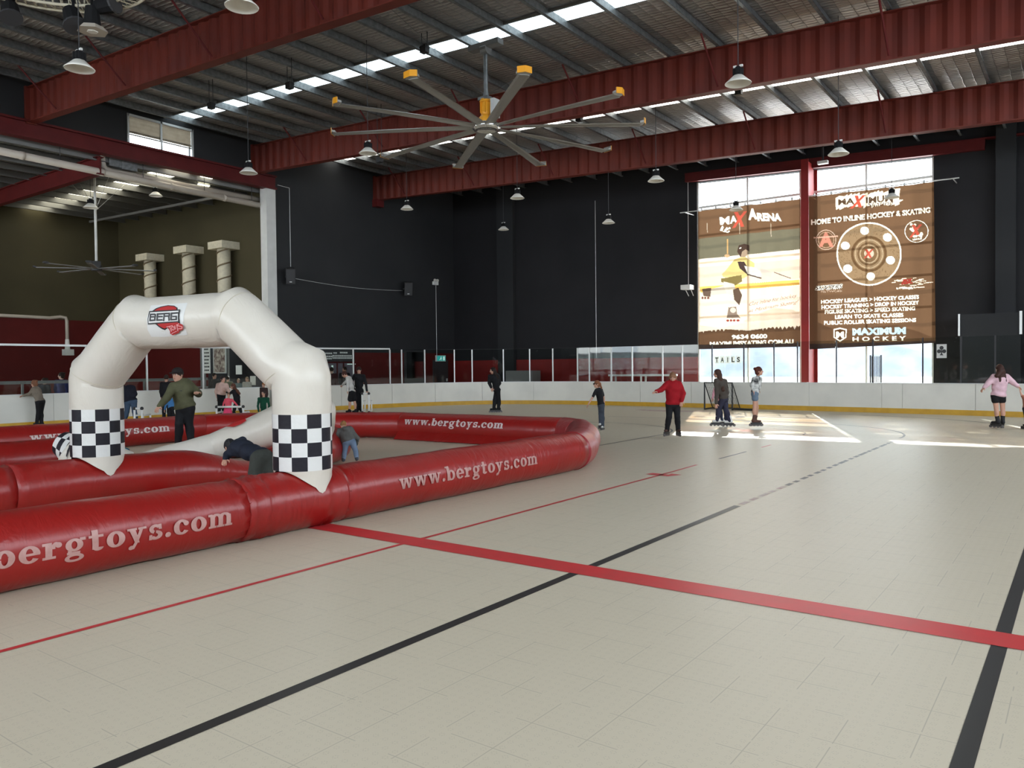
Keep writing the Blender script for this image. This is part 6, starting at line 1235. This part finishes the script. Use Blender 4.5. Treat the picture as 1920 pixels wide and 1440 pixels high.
# --- along the far boards
person('girl in a taupe top and black leggings leaning her arms on the left boards', 23.8, dict(head=(64, 719.5), sL=(63, 729, -.1), sR=(69, 728, .1), eL=(55, 738.5, -.1), eR=(57, 738, .1), hL=(44, 741.5, -.08), hR=(46, 740.5, .1), hip=(75, 752), kL=(72, 773), kR=(77, 772, .1), aL=(69, 793.5), aR=(78, 793.5, .1), bf=(-1, .3, 0)),
       (-1, .2, -.1), .88, ((.20, .09, .05), 'bun'), ((.20, .165, .13), 'long'), (BK, 'long'), ('shoe', BK))
person('adult in blue jeans and navy top bent over the boards, partly hidden by the arch', 24.6, dict(head=(226, 722, .3), sL=(232, 727, .1), sR=(249, 728, .1), eL=(226, 737, .2), eR=(254, 739, .1), hL=(222, 742, .35), hR=(247, 742, .3), hip=(245, 752), kL=(238, 772), kR=(252, 772), aL=(234, 788), aR=(256, 788), bf=(-.2, 1, 0)),
       (-.3, 1, -.4), 1.0, ((.03, .02, .02), 'short'), ((.012, .013, .022), 'jacket'), ((.05, .08, .13), 'long'), ('shoe', BK), slim=1.1)
person('small child in a blue top leaning at the boards beyond the olive hoodie man', 22.5, dict(stand(307, 748, 55, 22.5), sL=(313, 752), sR=(322, 749), eL=(311, 760), eR=(326, 753), hL=(309, 768), hR=(324, 763), hip=(322, 764), kL=(318, 778), kR=(325, 778), aL=(317, 790), aR=(326, 790), bf=(-1, 0, 0)), (-1, 0, -.3), .66, ((.01, .01, .012), 'short'), ((.05, .16, .34), 'long'), (BK, 'long'), ('shoe', BK))
person('older girl in a pale pink sweatshirt standing by the boards behind the skate aid', 28.2, dict(head=(418, 711), sL=(409, 722), sR=(424, 722), eL=(405.5, 734), eR=(428, 732), hL=(407.5, 745), hR=(430, 735, -.1), hip=(415, 739), kL=(412, 757), kR=(418, 757), aL=(411, 772), aR=(419, 772)), (.8, -.5, 0), .95, ((.03, .02, .02), 'bun'), ((.62, .42, .36), 'sweater'), (BK, 'long'), ('shoe', BK))
person('girl in black with long brown hair turning towards the pale pink sweatshirt', 27.8, dict(head=(437, 724.5), sL=(436, 734), sR=(445, 733), eL=(430, 739, -.1), eR=(448, 745), hL=(424, 735, -.1), hR=(449, 755), tail=(449, 738, -.12), hip=(444, 749), kL=(440, 762), kR=(448, 762), aL=(438, 774), aR=(453, 775), bf=(-1, -.2, 0)), (-1, -.2, 0), .82, ((.10, .04, .025), 'longback'), (BK, 'long'), (BK, 'long'), ('shoe', BK))
person('toddler in a bright pink shirt and skirt holding a white skate aid frame', 26.2, dict(head=(428.5, 740.5), sL=(422.5, 749.5), sR=(434.5, 749.5), eL=(419, 757), eR=(441, 756), hL=(418, 762, -.1), hR=(446, 762, -.1), hip=(427.5, 763), kL=(424, 776), kR=(430, 776), aL=(424, 785), aR=(431, 785)), (.1, -1, -.1), .60, ((.16, .09, .05), 'bun'), ((.70, .09, .13), 'long'), ((.75, .07, .17), 'skirt'), ('shoe', BK), slim=1.1)
def aid(px0, px1, ytop, yb, D, label):
    a, c = at(px0, ytop, D), at(px1, ytop, D); zt = a[2]; dv = nrm([*(c - a)[:2], 0]); nn = np.array([-dv[1], dv[0], 0]) * -.0
    t = thing('skate_aid', label, 'skate aid', (a[0], a[1], 0), 'white skate aid frames'); bk = UB * .55; a = np.array([a[0], a[1], 0]); c = np.array([c[0], c[1], 0])
    b = MB(); b.cyl(a + [0, 0, zt], c + [0, 0, zt], .032, n=10); obj('handle_bar', b, 'white_paint', t, True)
    for p in (a, c): b = MB(); b.cyl(p + [0, 0, .03], p + [0, 0, zt], .032, n=10); obj('leg', b, 'white_paint', t, True); b = MB(); b.cyl(p + bk + [0, 0, .03], p + bk + [0, 0, zt * .6], .03, n=10); b.cyl(p + bk + [0, 0, zt * .6], p + [0, 0, zt * .6], .028, n=10); b.cyl(p + [0, 0, .04], p + bk + [0, 0, .04], .03, n=10); obj('side_frame', b, 'white_paint', t, True)
    for p in (a, c): b = MB(); b.ball(p + [0, 0, zt], (.055, .055, .055)); obj('corner', b, 'black', t, True); b = MB(); b.ball(p + [0, 0, .04], .045); obj('foot', b, 'black', t, True)
aid(406, 456, 763, 785, 26.0, 'white pipe skate aid with black corners held by the pink toddler')
aid(679, 691.5, 738, 772, 30.0, 'white pipe skate aid under the hand of the boy in black')
aid(252, 266, 766, 788, 24.0, 'white skate aid with black fittings beside the person in jeans')
person('boy in a white long-sleeve shirt and black shorts leaning on the boards', 30.5, dict(head=(646, 702), sL=(651, 709, -.1), sR=(656, 709, .2), eL=(652, 722, -.15), eR=(646, 718, .3), hL=(651.5, 733, -.15), hR=(642, 722, .45), hip=(660, 735), kL=(656, 754), kR=(665, 754), aL=(655, 770), aR=(667, 770), bf=(-1, .1, 0)), (-1, 0, -.5), .98, ((.06, .02, .015), 'short'), ((.55, .54, .52), 'long'), (BK, 'shorts'), ('shoe', BK))
person('boy in a black sweatshirt and trousers resting a hand on a skate aid', 31.0, dict(head=(673, 694), sL=(665, 704), sR=(682, 705), eL=(660, 716, .1), eR=(686, 719), hL=(664, 730, -.1), hR=(688, 733.5, -.1), hip=(673, 732), kL=(671, 752), kR=(676, 752), aL=(670, 770), aR=(677, 770)), (.2, -1, -.5), 1.05, ((.03, .015, .012), 'short'), (BK, 'long'), (BK, 'long'), ('shoe', BK))
person('child in a dark green top squeezed in the board gateway beside the arch', 28.4, dict(stand(494, 737, 50, 28.4)), (-.5, -1, 0), .75, ((.03, .02, .02), 'short'), ((.01, .07, .04), 'long'), (BK, 'long'), ('shoe', BK))
# --- spectators behind the boards and glass
SP = [(83, 714, 27.2, (.02, .022, .03), 'bun', (-1, -.3, 0), 'spectator in a dark jacket seated behind the taupe-top girl'), (115, 704.5, 27.4, (.03, .035, .12), 'bun', (-1, -.1, 0), 'spectator in a royal blue jacket behind the left boards beside the arch'),
      (312, 709, 26.6, (.012, .012, .014), 'short', (-.2, 1, 0), 'spectator in black seen from behind through the glass left of the olive hoodie'), (402, 705, 30.8, (.010, .010, .012), 'short', (.8, -.4, 0), 'dark-haired spectator in black below the price list'),
      (427, 710, 32.0, (.10, .10, .05), 'short', (0, 1, 0), 'spectator in an olive hood behind the pale pink sweatshirt'), (447, 714, 34.0, (.10, .13, .13), 'short', (0, -1, 0), 'pale child by the party room window, left of two'), (463, 711, 34.0, (.36, .34, .30), 'long', (0, -1, 0), 'pale child with fair hair by the party room window, right of two'),
      (622, 694, 34.0, (.045, .010, .012), 'short', (0, 1, 0), 'broad spectator in a maroon jacket at the canteen hatch'), (646, 693, 35.4, (.015, .012, .014), 'short', (-.6, -.6, 0), 'spectator in black leaning behind the white-shirt boy'), (601, 706, 32.6, (.012, .012, .013), 'short', (0, 1, 0), 'spectator in black half hidden behind the right leg of the arch'),
      (494, 722, 30.4, (.05, .03, .03), 'short', (0, -1, 0), 'person with orange hair in the gateway behind the green-top child')]
for i, (x, y, D, c, hk, fc, lab) in enumerate(SP):
    k_ = FPX / D; z = at(x, y, D)[2]; sc = max(.62, min(1.03, (z + .12) / 1.72)); J = stand(x, y, k_ * sc, D)
    person(lab, D, J, fc, sc, ((.35, .12, .03) if i == 10 else (.25, .16, .09) if i in (5, 6) else (.03, .018, .014), hk), (c, 'jacket'), (BK, 'long'), ('shoe', BK), skin=i % 3, h=.022)
